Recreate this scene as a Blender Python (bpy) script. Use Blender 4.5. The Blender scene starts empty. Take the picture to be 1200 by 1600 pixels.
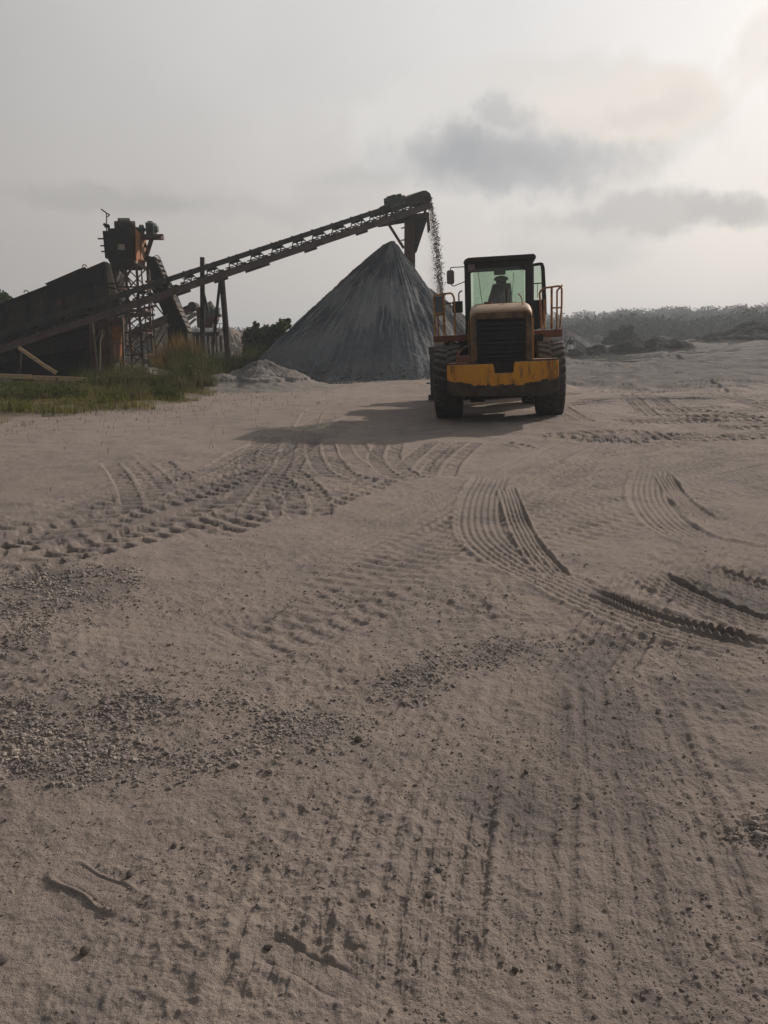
import bpy, math, random
import numpy as np
from mathutils import Vector, Matrix
R = math.radians
sc = bpy.context.scene
col = sc.collection

# ------------------------------------------------------------------ camera, sky, sun, exposure
PITCH = math.atan(265/1200); H = 1.6
cd = bpy.data.cameras.new('camera'); cam = bpy.data.objects.new('camera', cd); col.objects.link(cam)
cam.location = (0, 0, H); cam.rotation_euler = (math.pi/2-PITCH, 0, 0)
cd.sensor_fit = 'VERTICAL'; cd.sensor_height = 36; cd.lens = 36*1200/1600
cd.clip_start = .05; cd.clip_end = 5000
sc.camera = cam
SUN_AZ, SUN_EL = R(41), R(27)          # azimuth to the right of +Y
SD = Vector((math.sin(SUN_AZ)*math.cos(SUN_EL), math.cos(SUN_AZ)*math.cos(SUN_EL), math.sin(SUN_EL)))
sl = bpy.data.lights.new('sun', 'SUN'); sun = bpy.data.objects.new('sun', sl); col.objects.link(sun)
sl.energy = 2.9; sl.angle = R(1.0); sl.color = (1, .87, .74)
sun.rotation_euler = (-SD).to_track_quat('-Z', 'Y').to_euler()
sc.view_settings.view_transform = 'Standard'; sc.view_settings.look = 'None'
sc.view_settings.exposure = 0.2; sc.view_settings.gamma = 1.0
HAZE = 0.0014

class NT:
    """small node-tree writer"""
    def __init__(s, tree): s.t = tree; s.n = tree.nodes; s.l = tree.links
    def node(s, typ, ins=None, **kw):
        n = s.n.new(typ)
        for k, v in kw.items(): setattr(n, k, v)
        for k, v in (ins or {}).items():
            if isinstance(v, bpy.types.NodeSocket): s.l.new(v, n.inputs[k])
            else: n.inputs[k].default_value = v
        return n
    def math(s, op, a, b=None, c=None, clamp=False):
        i = {0: a}
        if b is not None: i[1] = b
        if c is not None: i[2] = c
        return s.node('ShaderNodeMath', i, operation=op, use_clamp=clamp).outputs[0]
    def mix(s, f, a, b, bt='MIX'):
        n = s.node('ShaderNodeMix', data_type='RGBA', blend_type=bt)
        for k, v in ((0, f), (6, a), (7, b)):
            if isinstance(v, bpy.types.NodeSocket): s.l.new(v, n.inputs[k])
            else: n.inputs[k].default_value = (tuple(v)+(1,))[:4] if k > 0 else v
        return n.outputs[2]
    def noise(s, vec, scale, detail=4, rough=.55, dist=0):
        return s.node('ShaderNodeTexNoise', {'Vector': vec, 'Scale': scale, 'Detail': detail, 'Roughness': rough, 'Distortion': dist}).outputs[0]
    def ramp(s, f, a, b, lo=0., hi=1.):
        return s.node('ShaderNodeMapRange', {0: f, 1: a, 2: b, 3: lo, 4: hi}, interpolation_type='SMOOTHSTEP').outputs[0]

def px_dir(px, py):
    u = (px-600)/1200; v = (800-py)/1200
    return Vector((u, math.cos(PITCH)+v*math.sin(PITCH), -math.sin(PITCH)+v*math.cos(PITCH)))
def azel(px, py):
    d = px_dir(px, py).normalized(); return math.atan2(d.x, d.y), math.asin(d.z)

world = bpy.data.worlds.new('World'); sc.world = world; world.use_nodes = True
w = NT(world.node_tree); w.n.clear()
sky = w.node('ShaderNodeTexSky', sky_type='NISHITA', sun_disc=False, sun_elevation=SUN_EL, sun_rotation=SUN_AZ,
             air_density=1.5, dust_density=5.0, ozone_density=1.0)
gen = w.node('ShaderNodeTexCoord').outputs['Generated']
sep = w.node('ShaderNodeSeparateXYZ', {0: gen})
X, Y, Z = sep.outputs
dot = w.node('ShaderNodeVectorMath', {0: gen, 1: tuple(SD)}, operation='DOT_PRODUCT').outputs['Value']
az = w.math('ARCTAN2', X, Y); el = w.math('ARCSINE', Z)
half = w.math('MULTIPLY_ADD', dot, .5, .5, clamp=True)
wide = w.math('POWER', half, 3.0)
tight = w.math('POWER', w.math('MAXIMUM', dot, 0.0), 14.0)
lum = w.math('MULTIPLY_ADD', wide, .66, .16)
lum = w.math('MULTIPLY_ADD', tight, .04, lum)
lum = w.math('MULTIPLY', lum, w.ramp(el, .40, 1.1, 1.0, .62))
big = w.noise(gen, 2.2, 5, .5)
lum = w.math('MULTIPLY', lum, w.ramp(big, .3, .7, .93, 1.05))
tint = w.mix(w.ramp(el, 0.0, .42), (1.05, .98, .925), (1.01, .99, .985))
base = w.node('ShaderNodeVectorMath', {0: tint, 'Scale': lum}, operation='SCALE').outputs[0]
# clouds: soft-edged banks at their own azimuth and elevation
wob = w.node('ShaderNodeTexNoise', {'Vector': gen, 'Scale': 11.0, 'Detail': 8.0, 'Roughness': .6})
wv = w.node('ShaderNodeSeparateXYZ', {0: wob.outputs['Color']})
wob2 = w.noise(gen, 16, 6, .6)
azw = w.math('ADD', az, w.math('MULTIPLY_ADD', wv.outputs[0], .16, -.08))
elw = w.math('ADD', el, w.math('MULTIPLY_ADD', wv.outputs[1], .09, -.045))
def bank(c, px, py, hw, hh, amt, colr, soft=.25):
    a, e = azel(px, py)
    ka = w.math('POWER', w.math('DIVIDE', w.math('SUBTRACT', azw, a), hw/1200), 2.0)
    ke = w.math('POWER', w.math('DIVIDE', w.math('SUBTRACT', elw, e), hh/1200), 2.0)
    d = w.math('SQRT', w.math('ADD', ka, ke))
    d = w.math('ADD', d, w.math('MULTIPLY_ADD', wob2, .8, -.4))
    m = w.ramp(d, 1.25, soft, 0.0, amt)
    return w.mix(m, c, colr)
c = base
puff = w.noise(gen, 11, 6, .55)
greys = w.mix(w.ramp(puff, .3, .7), (.33, .34, .36), (.44, .44, .455))
c = bank(c, 830, 212, 250, 88, .8, (.66, .64, .615), .9)
c = bank(c, 1000, 162, 135, 50, .85, (.74, .68, .63), .6)
c = bank(c, 1010, 172, 75, 22, .5, (.60, .56, .545), .3)
c = bank(c, 800, 178, 70, 20, .9, (.47, .465, .465), .4)
c = bank(c, 775, 250, 190, 52, 1.0, greys, .35)
c = bank(c, 900, 262, 130, 34, .7, greys, .3)
c = bank(c, 1020, 335, 190, 30, .75, (.42, .42, .425), .4)
c = bank(c, 1150, 325, 70, 26, .7, (.42, .42, .43), .3)
c = bank(c, 880, 390, 110, 26, .55, (.48, .475, .475), .2)
c = bank(c, 170, 312, 150, 20, .45, (.31, .30, .30), .25)
c = bank(c, 400, 325, 200, 24, .3, (.36, .355, .355), .2)
c = bank(c, 560, 285, 110, 24, .45, (.42, .415, .41), .2)
c = bank(c, 1225, 20, 70, 75, .7, (.88, .84, .79), .3)
c = bank(c, 1205, 75, 45, 45, .6, (.68, .65, .62), .35)
skys = w.node('ShaderNodeVectorMath', {0: sky.outputs[0], 'Scale': .07}, operation='SCALE').outputs[0]
c = w.mix(.95, skys, c)
bg = w.node('ShaderNodeBackground', {'Color': c, 'Strength': 1.0})
w.node('ShaderNodeOutputWorld', {'Surface': bg.outputs[0]})

# ------------------------------------------------------------------ helpers
def G(px, py, z=0.0):
    d = px_dir(px, py); t = (z-H)/d.z; return Vector((d.x*t, d.y*t, z))
def AT(px, py, y):
    d = px_dir(px, py); t = y/d.y; return Vector((d.x*t, y, H+d.z*t))

def tag(o, label=None, cat=None, group=None, kind=None):
    if label: o['label'] = label
    if cat: o['category'] = cat
    if group: o['group'] = group
    if kind: o['kind'] = kind
    return o
def empty(name, loc, label, cat, group=None):
    o = bpy.data.objects.new(name, None); col.objects.link(o); o.location = loc
    o.empty_display_size = .2
    return tag(o, label, cat, group)

def np_mesh(name, V, F, mat=None, smooth=True, attrs=None):
    """V (n,3); F (m,k) with equal sized faces"""
    V = np.ascontiguousarray(V, np.float32); F = np.ascontiguousarray(F, np.int32)
    me = bpy.data.meshes.new(name); k = F.shape[1]
    me.vertices.add(len(V)); me.vertices.foreach_set('co', V.ravel())
    me.loops.add(F.size); me.loops.foreach_set('vertex_index', F.ravel())
    me.polygons.add(len(F))
    me.polygons.foreach_set('loop_start', np.arange(0, F.size, k, dtype=np.int32))
    me.polygons.foreach_set('use_smooth', np.full(len(F), smooth))
    for an, a in (attrs or {}).items():
        at = me.attributes.new(an, 'FLOAT', 'POINT'); at.data.foreach_set('value', np.ascontiguousarray(a, np.float32))
    me.update(calc_edges=True); me.validate()
    if mat: me.materials.append(mat)
    return me
def link(name, me, parent=None, loc=(0, 0, 0)):
    o = bpy.data.objects.new(name, me); col.objects.link(o); o.location = loc
    if parent: o.parent = parent
    return o

class MB:
    """mesh builder: every shape added ends up in ONE mesh object"""
    def __init__(s, M=None): s.v = []; s.f = []; s.sm = []; s.M = M
    def add(s, vs, fs, smooth=False):
        b = len(s.v)
        s.v += [tuple((s.M @ Vector(v)) if s.M else v) for v in vs]
        s.f += [tuple(b+i for i in f) for f in fs]; s.sm += [smooth]*len(fs)
        return s
    def box(s, c, d, rot=None):
        hx, hy, hz = d[0]/2, d[1]/2, d[2]/2
        vs = [Vector((x*hx, y*hy, z*hz)) for x in (-1, 1) for y in (-1, 1) for z in (-1, 1)]
        if rot: vs = [rot @ v for v in vs]
        return s.add([v+Vector(c) for v in vs], [(0,1,3,2),(4,6,7,5),(0,4,5,1),(2,3,7,6),(0,2,6,4),(1,5,7,3)])
    def bar(s, p, q, w=.1, h=None, up=(0, 0, 1)):
        p, q = Vector(p), Vector(q); h = h or w; d = q-p; L = d.length; d.normalize()
        u = Vector(up)
        if abs(d.dot(u)) > .97: u = Vector((0, 1, 0))
        a = d.cross(u).normalized(); b = a.cross(d).normalized()
        vs = [p+d*(L*i)+a*(x*w/2)+b*(z*h/2) for i in (0, 1) for x in (-1, 1) for z in (-1, 1)]
        return s.add(vs, [(0,2,3,1),(4,5,7,6),(0,1,5,4),(2,6,7,3),(0,4,6,2),(1,3,7,5)])
    def tube(s, pts, r=.02, seg=8, cap=True):
        pts = [Vector(p) for p in pts]; n = len(pts); rs = r if isinstance(r, (list, tuple)) else [r]*n
        vs = []; prev = None
        for i, p in enumerate(pts):
            d = (pts[min(i+1, n-1)]-pts[max(i-1, 0)]).normalized()
            if prev is None:
                u = Vector((0, 0, 1)) if abs(d.z) < .9 else Vector((1, 0, 0))
                a = d.cross(u).normalized()
            else: a = (prev-d*prev.dot(d)).normalized()
            prev = a; b = d.cross(a)
            vs += [p+(a*math.cos(t)+b*math.sin(t))*rs[i] for t in (2*math.pi*k/seg for k in range(seg))]
        fs = [(i*seg+k, i*seg+(k+1) % seg, (i+1)*seg+(k+1) % seg, (i+1)*seg+k) for i in range(n-1) for k in range(seg)]
        s.add(vs, fs, True)
        if cap: s.add(vs[:seg], [tuple(range(seg))][::-1]); s.add(vs[-seg:], [tuple(range(seg))])
        return s
    def cyl(s, p, q, r, seg=24): return s.tube([p, q], r, seg)
    def prism(s, pts, off):
        n = len(pts); pts = [Vector(p) for p in pts]; off = Vector(off)
        return s.add(pts+[p+off for p in pts], [tuple(range(n))[::-1], tuple(range(n, 2*n))]+[(i, (i+1) % n, n+(i+1) % n, n+i) for i in range(n)])
    def build(s, name, mat, parent=None, origin=None, bevel=0, loc=None):
        o0 = Vector(origin) if origin is not None else Vector((0, 0, 0))
        me = bpy.data.meshes.new(name)
        me.from_pydata([tuple(Vector(v)-o0) for v in s.v], [], s.f); me.materials.append(mat)
        me.polygons.foreach_set('use_smooth', s.sm); me.update()
        import bmesh
        bm = bmesh.new(); bm.from_mesh(me); bmesh.ops.recalc_face_normals(bm, faces=bm.faces); bm.to_mesh(me); bm.free()
        o = link(name, me, parent, loc if loc is not None else ((0, 0, 0) if parent else tuple(o0)))
        if bevel:
            m = o.modifiers.new('bevel', 'BEVEL'); m.width = bevel; m.segments = 2; m.limit_method = 'ANGLE'; m.angle_limit = R(40)
        return o
def arc(c, r, a0, a1, n, e1, e2):
    c, e1, e2 = Vector(c), Vector(e1), Vector(e2)
    return [c+e1*(r*math.cos(R(a0+(a1-a0)*i/n)))+e2*(r*math.sin(R(a0+(a1-a0)*i/n))) for i in range(n+1)]
def bend(pts, r=.08, n=5):
    """round the corners of a polyline"""
    pts = [Vector(p) for p in pts]; out = [pts[0]]
    for i in range(1, len(pts)-1):
        a, b, c_ = pts[i-1], pts[i], pts[i+1]
        rr = min(r, (a-b).length*.45, (c_-b).length*.45)
        p0 = b+(a-b).normalized()*rr; p1 = b+(c_-b).normalized()*rr
        for k in range(n+1):
            t = k/n; out.append(p0*(1-t)**2+b*2*t*(1-t)+p1*t*t)
    return out+[pts[-1]]

# numpy gradient noise
_rs = np.random.RandomState(7); _perm = _rs.permutation(1024); _perm = np.concatenate([_perm, _perm]); _ga = _rs.rand(1024)*2*np.pi
_gx, _gy = np.cos(_ga).astype(np.float32), np.sin(_ga).astype(np.float32)
def gn(x, y, seed=0):
    xi = np.floor(x).astype(np.int64); yi = np.floor(y).astype(np.int64)
    xf = (x-xi).astype(np.float32); yf = (y-yi).astype(np.float32)
    u = xf*xf*xf*(xf*(xf*6-15)+10); v = yf*yf*yf*(yf*(yf*6-15)+10)
    def g(ix, iy, dx, dy):
        h = _perm[_perm[(ix+seed*37) & 1023]+((iy+seed*91) & 1023)] & 1023
        return _gx[h]*dx+_gy[h]*dy
    a = g(xi, yi, xf, yf); b = g(xi+1, yi, xf-1, yf); c_ = g(xi, yi+1, xf, yf-1); d = g(xi+1, yi+1, xf-1, yf-1)
    return (a+(b-a)*u)+((c_+(d-c_)*u)-(a+(b-a)*u))*v
def fbm(x, y, oct=4, seed=0, g=.5):
    r = 0; a = 1
    for i in range(oct): r = r+a*gn(x*2**i+i*17.3, y*2**i-i*9.1, seed+i); a *= g
    return r
def ss(a, b, x):
    t = np.clip((x-a)/(b-a), 0, 1); return t*t*(3-2*t)

# ------------------------------------------------------------------ materials
def base_mat(name):
    m = bpy.data.materials.new(name); m.use_nodes = True
    t = NT(m.node_tree); t.n.clear()
    out = t.node('ShaderNodeOutputMaterial')
    return m, t, out
def surf(name, c1, c2, scale=3.0, rough=.8, metal=0.0, c3=None, s3=(.52, .62), bump=.3, bscale=None, dust=None, dustamt=.7, stretch=None, spec=.3):
    """mottled surface: c1/c2 by noise, c3 stains (rust, dirt), dust settled on faces that look up"""
    m, t, out = base_mat(name)
    co = t.node('ShaderNodeTexCoord').outputs['Object']
    if stretch: co = t.node('ShaderNodeMapping', {'Vector': co, 'Scale': stretch}).outputs[0]
    n1 = t.noise(co, scale, 8, .62)
    c_ = t.mix(t.ramp(n1, .35, .65), c1, c2)
    if c3:
        n2 = t.noise(co, scale*1.7, 9, .68, .4)
        c_ = t.mix(t.ramp(n2, *s3), c_, c3)
    if dust:
        nz = t.node('ShaderNodeSeparateXYZ', {0: t.node('ShaderNodeNewGeometry').outputs['Normal']}).outputs[2]
        f = t.math('MULTIPLY', t.ramp(nz, .25, .85), t.ramp(t.noise(co, scale*2.5, 6), .3, .55, .3, dustamt))
        c_ = t.mix(f, c_, dust)
    b = t.node('ShaderNodeBump', {'Height': t.noise(co, bscale or scale*9, 6, .65), 'Strength': bump, 'Distance': .02})
    p = t.node('ShaderNodeBsdfPrincipled', {'Base Color': c_, 'Roughness': rough, 'Metallic': metal, 'Normal': b.outputs[0], 'Specular IOR Level': spec})
    t.l.new(p.outputs[0], out.inputs[0])
    return m
DUST = (.27, .225, .185)
M = dict(
    dark=surf('sooty_steel', (.021, .019, .020), (.042, .035, .032), 1.6, .75, c3=(.085, .045, .028), s3=(.52, .66), dust=(.13, .115, .10)),
    darker=surf('near_black_steel', (.012, .0115, .014), (.022, .02, .02), 1.2, .85, c3=(.034, .024, .02), s3=(.58, .7)),  # darkest of the steel tones, with brown stains
    channel=surf('weathered_channel', (.075, .058, .055), (.115, .088, .078), 2.2, .8, c3=(.085, .045, .03), s3=(.55, .66), dust=(.16, .14, .12)),
    belt=surf('belt_rubber', (.026, .026, .027), (.05, .047, .045), 4, .85, dust=(.14, .13, .115)),
    rust=surf('rusty_sheet', (.33, .125, .05), (.42, .19, .085), 2.6, .8, c3=(.15, .065, .035), s3=(.53, .66), stretch=(1, 1, .4)),
    ltrust=surf('faded_rusty_sheet', (.40, .21, .12), (.45, .28, .18), 2.6, .8, c3=(.22, .12, .07), s3=(.5, .62), stretch=(1, 1, .4)),
    brown=surf('brown_steel', (.085, .048, .032), (.14, .07, .042), 2.4, .8, c3=(.05, .036, .03), s3=(.5, .64)),
    plaster=surf('pale_scaly_plate', (.24, .215, .17), (.33, .30, .245), 2.4, .85, c3=(.16, .10, .06), s3=(.56, .66)),
    lattice=surf('lattice_steel', (.09, .076, .055), (.16, .13, .09), 3, .75, c3=(.12, .06, .04), s3=(.5, .62)),
    motor=surf('green_motor_paint', (.045, .075, .065), (.075, .11, .095), 6, .6, c3=(.04, .035, .03), s3=(.55, .65), dust=DUST),
    timber=surf('sawn_timber', (.43, .31, .18), (.52, .40, .25), 2, .85, c3=(.25, .17, .10), s3=(.56, .68), stretch=(.3, 4, 4)),
    bark=surf('bark', (.17, .14, .10), (.27, .23, .17), 5, .9, bump=.6, stretch=(3, 3, .8)),
    pole=surf('dark_pole', (.03, .022, .022), (.055, .038, .036), 3, .8),
    yellow=None,
    tan=surf('dusty_hood_paint', (.36, .20, .07), (.32, .20, .095), 2.3, .6, c3=(.17, .085, .04), s3=(.58, .7), dust=(.42, .31, .24), dustamt=.95),
    hoodframe=surf('shaded_hood_frame', (.115, .075, .045), (.17, .11, .06), 2.6, .7, c3=(.055, .036, .026), s3=(.46, .6), dust=(.36, .26, .19)),  # rear frame's shade is put into a darker brown hood paint, plus stains
    orange=surf('orange_paint', (.50, .215, .045), (.44, .20, .05), 2.3, .5, c3=(.20, .085, .035), s3=(.55, .66), dust=DUST),
    platform=surf('rusty_step_paint', (.16, .062, .042), (.20, .085, .05), 4, .7, c3=(.07, .04, .03), s3=(.5, .62), dust=(.30, .25, .21), dustamt=.8),
    rail=surf('rail_paint', (.46, .25, .06), (.40, .18, .05), 5, .55, c3=(.19, .085, .045), s3=(.45, .6)),
    railred=surf('rail_red_paint', (.34, .16, .06), (.40, .20, .07), 5, .55, c3=(.16, .07, .045), s3=(.45, .6)),
    cab=surf('cab_black_paint', (.014, .015, .018), (.024, .024, .026), 4, .55, dust=(.09, .085, .075), dustamt=.8),
    rubber=surf('tyre_rubber', (.042, .042, .045), (.075, .071, .069), 3.5, .9, c3=(.13, .115, .10), s3=(.52, .72), dust=(.19, .17, .15)),
    grille=surf('grille_black', (.014, .015, .022), (.026, .025, .03), 7, .65, dust=(.10, .09, .08), dustamt=.6),
    mirrorback=surf('mirror_shell', (.15, .135, .14), (.22, .19, .18), 7, .6),
    seat=surf('seat_vinyl', (.012, .012, .015), (.022, .021, .024), 5, .7),
    steel=surf('worn_bucket_steel', (.06, .06, .062), (.11, .105, .10), 3, .45, metal=.4, c3=(.14, .09, .06), s3=(.55, .66)),
    bluegrey=surf('bluegrey_panel', (.10, .115, .14), (.12, .13, .155), 3, .7),
    rim=surf('rim_paint', (.30, .16, .05), (.20, .11, .05), 4, .7, c3=(.07, .06, .05), s3=(.45, .6)),
    rubble=surf('rubble', (.20, .175, .15), (.30, .265, .23), .9, .95, bump=.8, bscale=5, c3=(.12, .105, .095)),
    skin=surf('dark_skin', (.045, .028, .02), (.055, .034, .025), 6, .6),
    shirt=surf('dark_cloth', (.018, .017, .02), (.028, .026, .03), 9, .9),
    white=surf('white_cloth', (.62, .61, .60), (.72, .71, .70), 8, .9),
    concrete=surf('worn_concrete', (.25, .235, .21), (.33, .31, .28), 2, .9),
)
def yellow_mat():
    """amber counterweight paint with rust spots and a wavy line of dried mud along the bottom"""
    m, t, out = base_mat('amber_paint_muddy')
    co = t.node('ShaderNodeTexCoord').outputs['Object']
    s = t.node('ShaderNodeSeparateXYZ', {0: co})
    c_ = t.mix(t.ramp(t.noise(co, 2.2, 6), .35, .65), (.62, .285, .025), (.54, .24, .024))
    st = t.noise(t.node('ShaderNodeMapping', {'Vector': co, 'Scale': (7, 3, 1.6), 'Location': (.3, 0, 2.2)}).outputs[0], 1.0, 7, .7, .5)
    c_ = t.mix(t.ramp(st, .50, .62, 0, .8), c_, (.16, .07, .03))
    c_ = t.mix(t.ramp(t.noise(co, 22, 4, .6), .66, .70, 0, .9), c_, (.10, .045, .025))
    # mud line: lowest in the middle of the plate, higher at both ends
    x2 = t.math('MULTIPLY', s.outputs[0], s.outputs[0])
    line = t.math('MULTIPLY_ADD', x2, .11, .755)
    line = t.math('ADD', line, t.math('MULTIPLY_ADD', t.noise(t.node('ShaderNodeMapping', {'Vector': co, 'Scale': (2.4, 1, 1.2)}).outputs[0], 1.6, 7, .6), .26, -.13))
    mud = t.ramp(t.math('SUBTRACT', line, s.outputs[2]), -.008, .012)
    mudc = t.mix(t.ramp(t.noise(co, 5, 6), .35, .65), (.04, .033, .027), (.07, .056, .045))
    c_ = t.mix(mud, c_, mudc)
    nz = t.node('ShaderNodeSeparateXYZ', {0: t.node('ShaderNodeNewGeometry').outputs['Normal']}).outputs[2]
    c_ = t.mix(t.math('MULTIPLY', t.ramp(nz, .3, .8), t.ramp(t.noise(co, 6, 6), .3, .55, .4, .9)), c_, DUST)
    b = t.node('ShaderNodeBump', {'Height': t.noise(co, 14, 6, .65), 'Strength': .35, 'Distance': .01})
    p = t.node('ShaderNodeBsdfPrincipled', {'Base Color': c_, 'Roughness': t.ramp(mud, 0, 1, .5, .95), 'Normal': b.outputs[0], 'Specular IOR Level': .3})
    t.l.new(p.outputs[0], out.inputs[0]); return m
M['yellow'] = yellow_mat()
def glass_mat(name, tintc, dirt, amt):
    m, t, out = base_mat(name)
    co = t.node('ShaderNodeTexCoord').outputs['Object']
    tr = t.node('ShaderNodeBsdfTransparent', {'Color': tintc+(1,)})
    df = t.node('ShaderNodeBsdfDiffuse', {'Color': dirt+(1,)}); tl = t.node('ShaderNodeBsdfTranslucent', {'Color': dirt+(1,)})
    dd = t.node('ShaderNodeMixShader', {0: .6, 1: df.outputs[0], 2: tl.outputs[0]})
    gl = t.node('ShaderNodeBsdfGlossy', {'Color': (.9, .9, .9, 1), 'Roughness': .06})
    f = t.ramp(t.noise(co, 3.0, 7, .6), .3, .7, amt*.5, amt*1.4)
    a = t.node('ShaderNodeMixShader', {0: f, 1: tr.outputs[0], 2: dd.outputs[0]})
    b = t.node('ShaderNodeMixShader', {0: .05, 1: a.outputs[0], 2: gl.outputs[0]})
    t.l.new(b.outputs[0], out.inputs[0]); return m
M['glass'] = glass_mat('dusty_green_glass', (.82, .89, .83), (.42, .48, .43), .07)
def leaf_mat(name, c1, c2, c3=None, tr=.35):
    m, t, out = base_mat(name)
    co = t.node('ShaderNodeTexCoord').outputs['Object']
    at = t.node('ShaderNodeAttribute', attribute_name='tone').outputs['Fac']
    c_ = t.mix(at, c1, c2)
    if c3: c_ = t.mix(t.ramp(t.noise(co, .9, 4), .5, .62), c_, c3)
    df = t.node('ShaderNodeBsdfDiffuse', {'Color': c_}); tl = t.node('ShaderNodeBsdfTranslucent', {'Color': c_})
    mx = t.node('ShaderNodeMixShader', {0: tr, 1: df.outputs[0], 2: tl.outputs[0]})
    t.l.new(mx.outputs[0], out.inputs[0]); return m
M['leaf'] = leaf_mat('leaf_green', (.032, .052, .018), (.085, .12, .042))
M['leafdark'] = leaf_mat('leaf_dark', (.020, .034, .014), (.055, .082, .030))
M['grass'] = leaf_mat('grass_blades', (.085, .098, .028), (.22, .20, .075), (.24, .19, .09))
M['weed'] = leaf_mat('weed_leaves', (.045, .060, .022), (.13, .14, .055), (.15, .13, .07))
M['dry'] = leaf_mat('dry_grass', (.16, .105, .04), (.36, .25, .10), (.10, .09, .04))
M['wood'] = leaf_mat('far_leaves', (.026, .038, .028), (.042, .055, .040), None, .25)

def ground_mat():
    m, t, out = base_mat('quarry_dust')
    co = t.node('ShaderNodeTexCoord').outputs['Object']
    ga = t.node('ShaderNodeAttribute', attribute_name='grey').outputs['Fac']
    va = t.node('ShaderNodeAttribute', attribute_name='soil').outputs['Fac']
    n1 = t.noise(co, .35, 6, .6); n2 = t.noise(co, 2.3, 8, .66); n3 = t.noise(co, 17, 6, .7); n4 = t.noise(co, 90, 5, .7)
    c_ = t.mix(t.ramp(n1, .35, .65), (.312, .262, .232), (.272, .234, .212))
    c_ = t.mix(t.ramp(n2, .46, .66, 0, .55), c_, (.200, .180, .172))
    c_ = t.mix(t.ramp(n2, .30, .44, .35, 0), c_, (.33, .27, .22))
    c_ = t.mix(t.ramp(n3, .52, .70, 0, .45), c_, (.185, .160, .148))
    gc = t.mix(t.ramp(n3, .35, .65), (.112, .104, .104), (.175, .160, .153))
    f = t.math('ADD', ga, t.math('MULTIPLY_ADD', n2, .5, -.25)); f = t.ramp(f, .15, .8)
    c_ = t.mix(f, c_, gc)
    c_ = t.mix(t.ramp(n4, .55, .72, 0, .5), c_, (.13, .115, .11))
    c_ = t.mix(t.ramp(n4, .26, .40, .35, 0), c_, (.40, .34, .29))
    soil = t.mix(t.ramp(n2, .35, .65), (.09, .078, .05), (.17, .145, .10))
    c_ = t.mix(va, c_, soil)
    h = t.math('ADD', t.math('MULTIPLY', n3, 1.6), n4)
    h = t.math('ADD', h, t.math('MULTIPLY', t.noise(co, 240, 3, .6), .35))
    b = t.node('ShaderNodeBump', {'Height': h, 'Strength': .9, 'Distance': .014})
    p = t.node('ShaderNodeBsdfPrincipled', {'Base Color': c_, 'Roughness': .95, 'Specular IOR Level': .15, 'Normal': b.outputs[0]})
    t.l.new(p.outputs[0], out.inputs[0]); return m
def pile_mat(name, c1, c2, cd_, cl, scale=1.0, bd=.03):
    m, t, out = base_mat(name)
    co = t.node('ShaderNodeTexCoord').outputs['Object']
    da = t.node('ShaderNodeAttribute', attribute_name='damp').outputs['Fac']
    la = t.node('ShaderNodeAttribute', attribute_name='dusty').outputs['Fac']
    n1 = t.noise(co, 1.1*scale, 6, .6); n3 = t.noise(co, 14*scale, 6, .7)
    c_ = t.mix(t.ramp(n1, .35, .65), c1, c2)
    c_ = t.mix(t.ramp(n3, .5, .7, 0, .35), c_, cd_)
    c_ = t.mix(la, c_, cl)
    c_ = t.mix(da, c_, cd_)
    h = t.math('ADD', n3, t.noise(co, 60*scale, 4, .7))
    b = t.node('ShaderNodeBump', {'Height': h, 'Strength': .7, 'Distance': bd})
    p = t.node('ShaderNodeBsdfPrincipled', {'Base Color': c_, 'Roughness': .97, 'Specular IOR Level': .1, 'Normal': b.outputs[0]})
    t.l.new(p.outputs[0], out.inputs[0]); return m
M['ground'] = ground_mat()
M['pile'] = pile_mat('crushed_granite', (.165, .178, .192), (.20, .21, .218), (.050, .060, .074), (.24, .215, .195))
M['mound'] = pile_mat('grey_spoil', (.20, .19, .182), (.28, .255, .235), (.10, .096, .095), (.33, .285, .25), 1.4)
M['farmound'] = pile_mat('far_spoil', (.105, .105, .11), (.16, .152, .15), (.055, .057, .06), (.21, .19, .175), .5, .1)
M['darkmound'] = pile_mat('dark_spoil', (.028, .030, .032), (.05, .05, .05), (.02, .022, .02), (.09, .08, .075), .5, .15)
M['pilestone'] = surf('pile_stone', (.11, .118, .128), (.18, .185, .19), 2, .95)
M['stone'] = surf('loose_stone', (.235, .21, .197), (.34, .30, .27), 3, .9, bump=.4, bscale=60)
M['stonegrey'] = surf('crushed_stone', (.15, .145, .15), (.25, .235, .235), 6, .85, bump=.4, bscale=80)
M['stonedark'] = surf('falling_stone', (.10, .09, .08), (.17, .15, .135), 6, .9)

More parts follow.
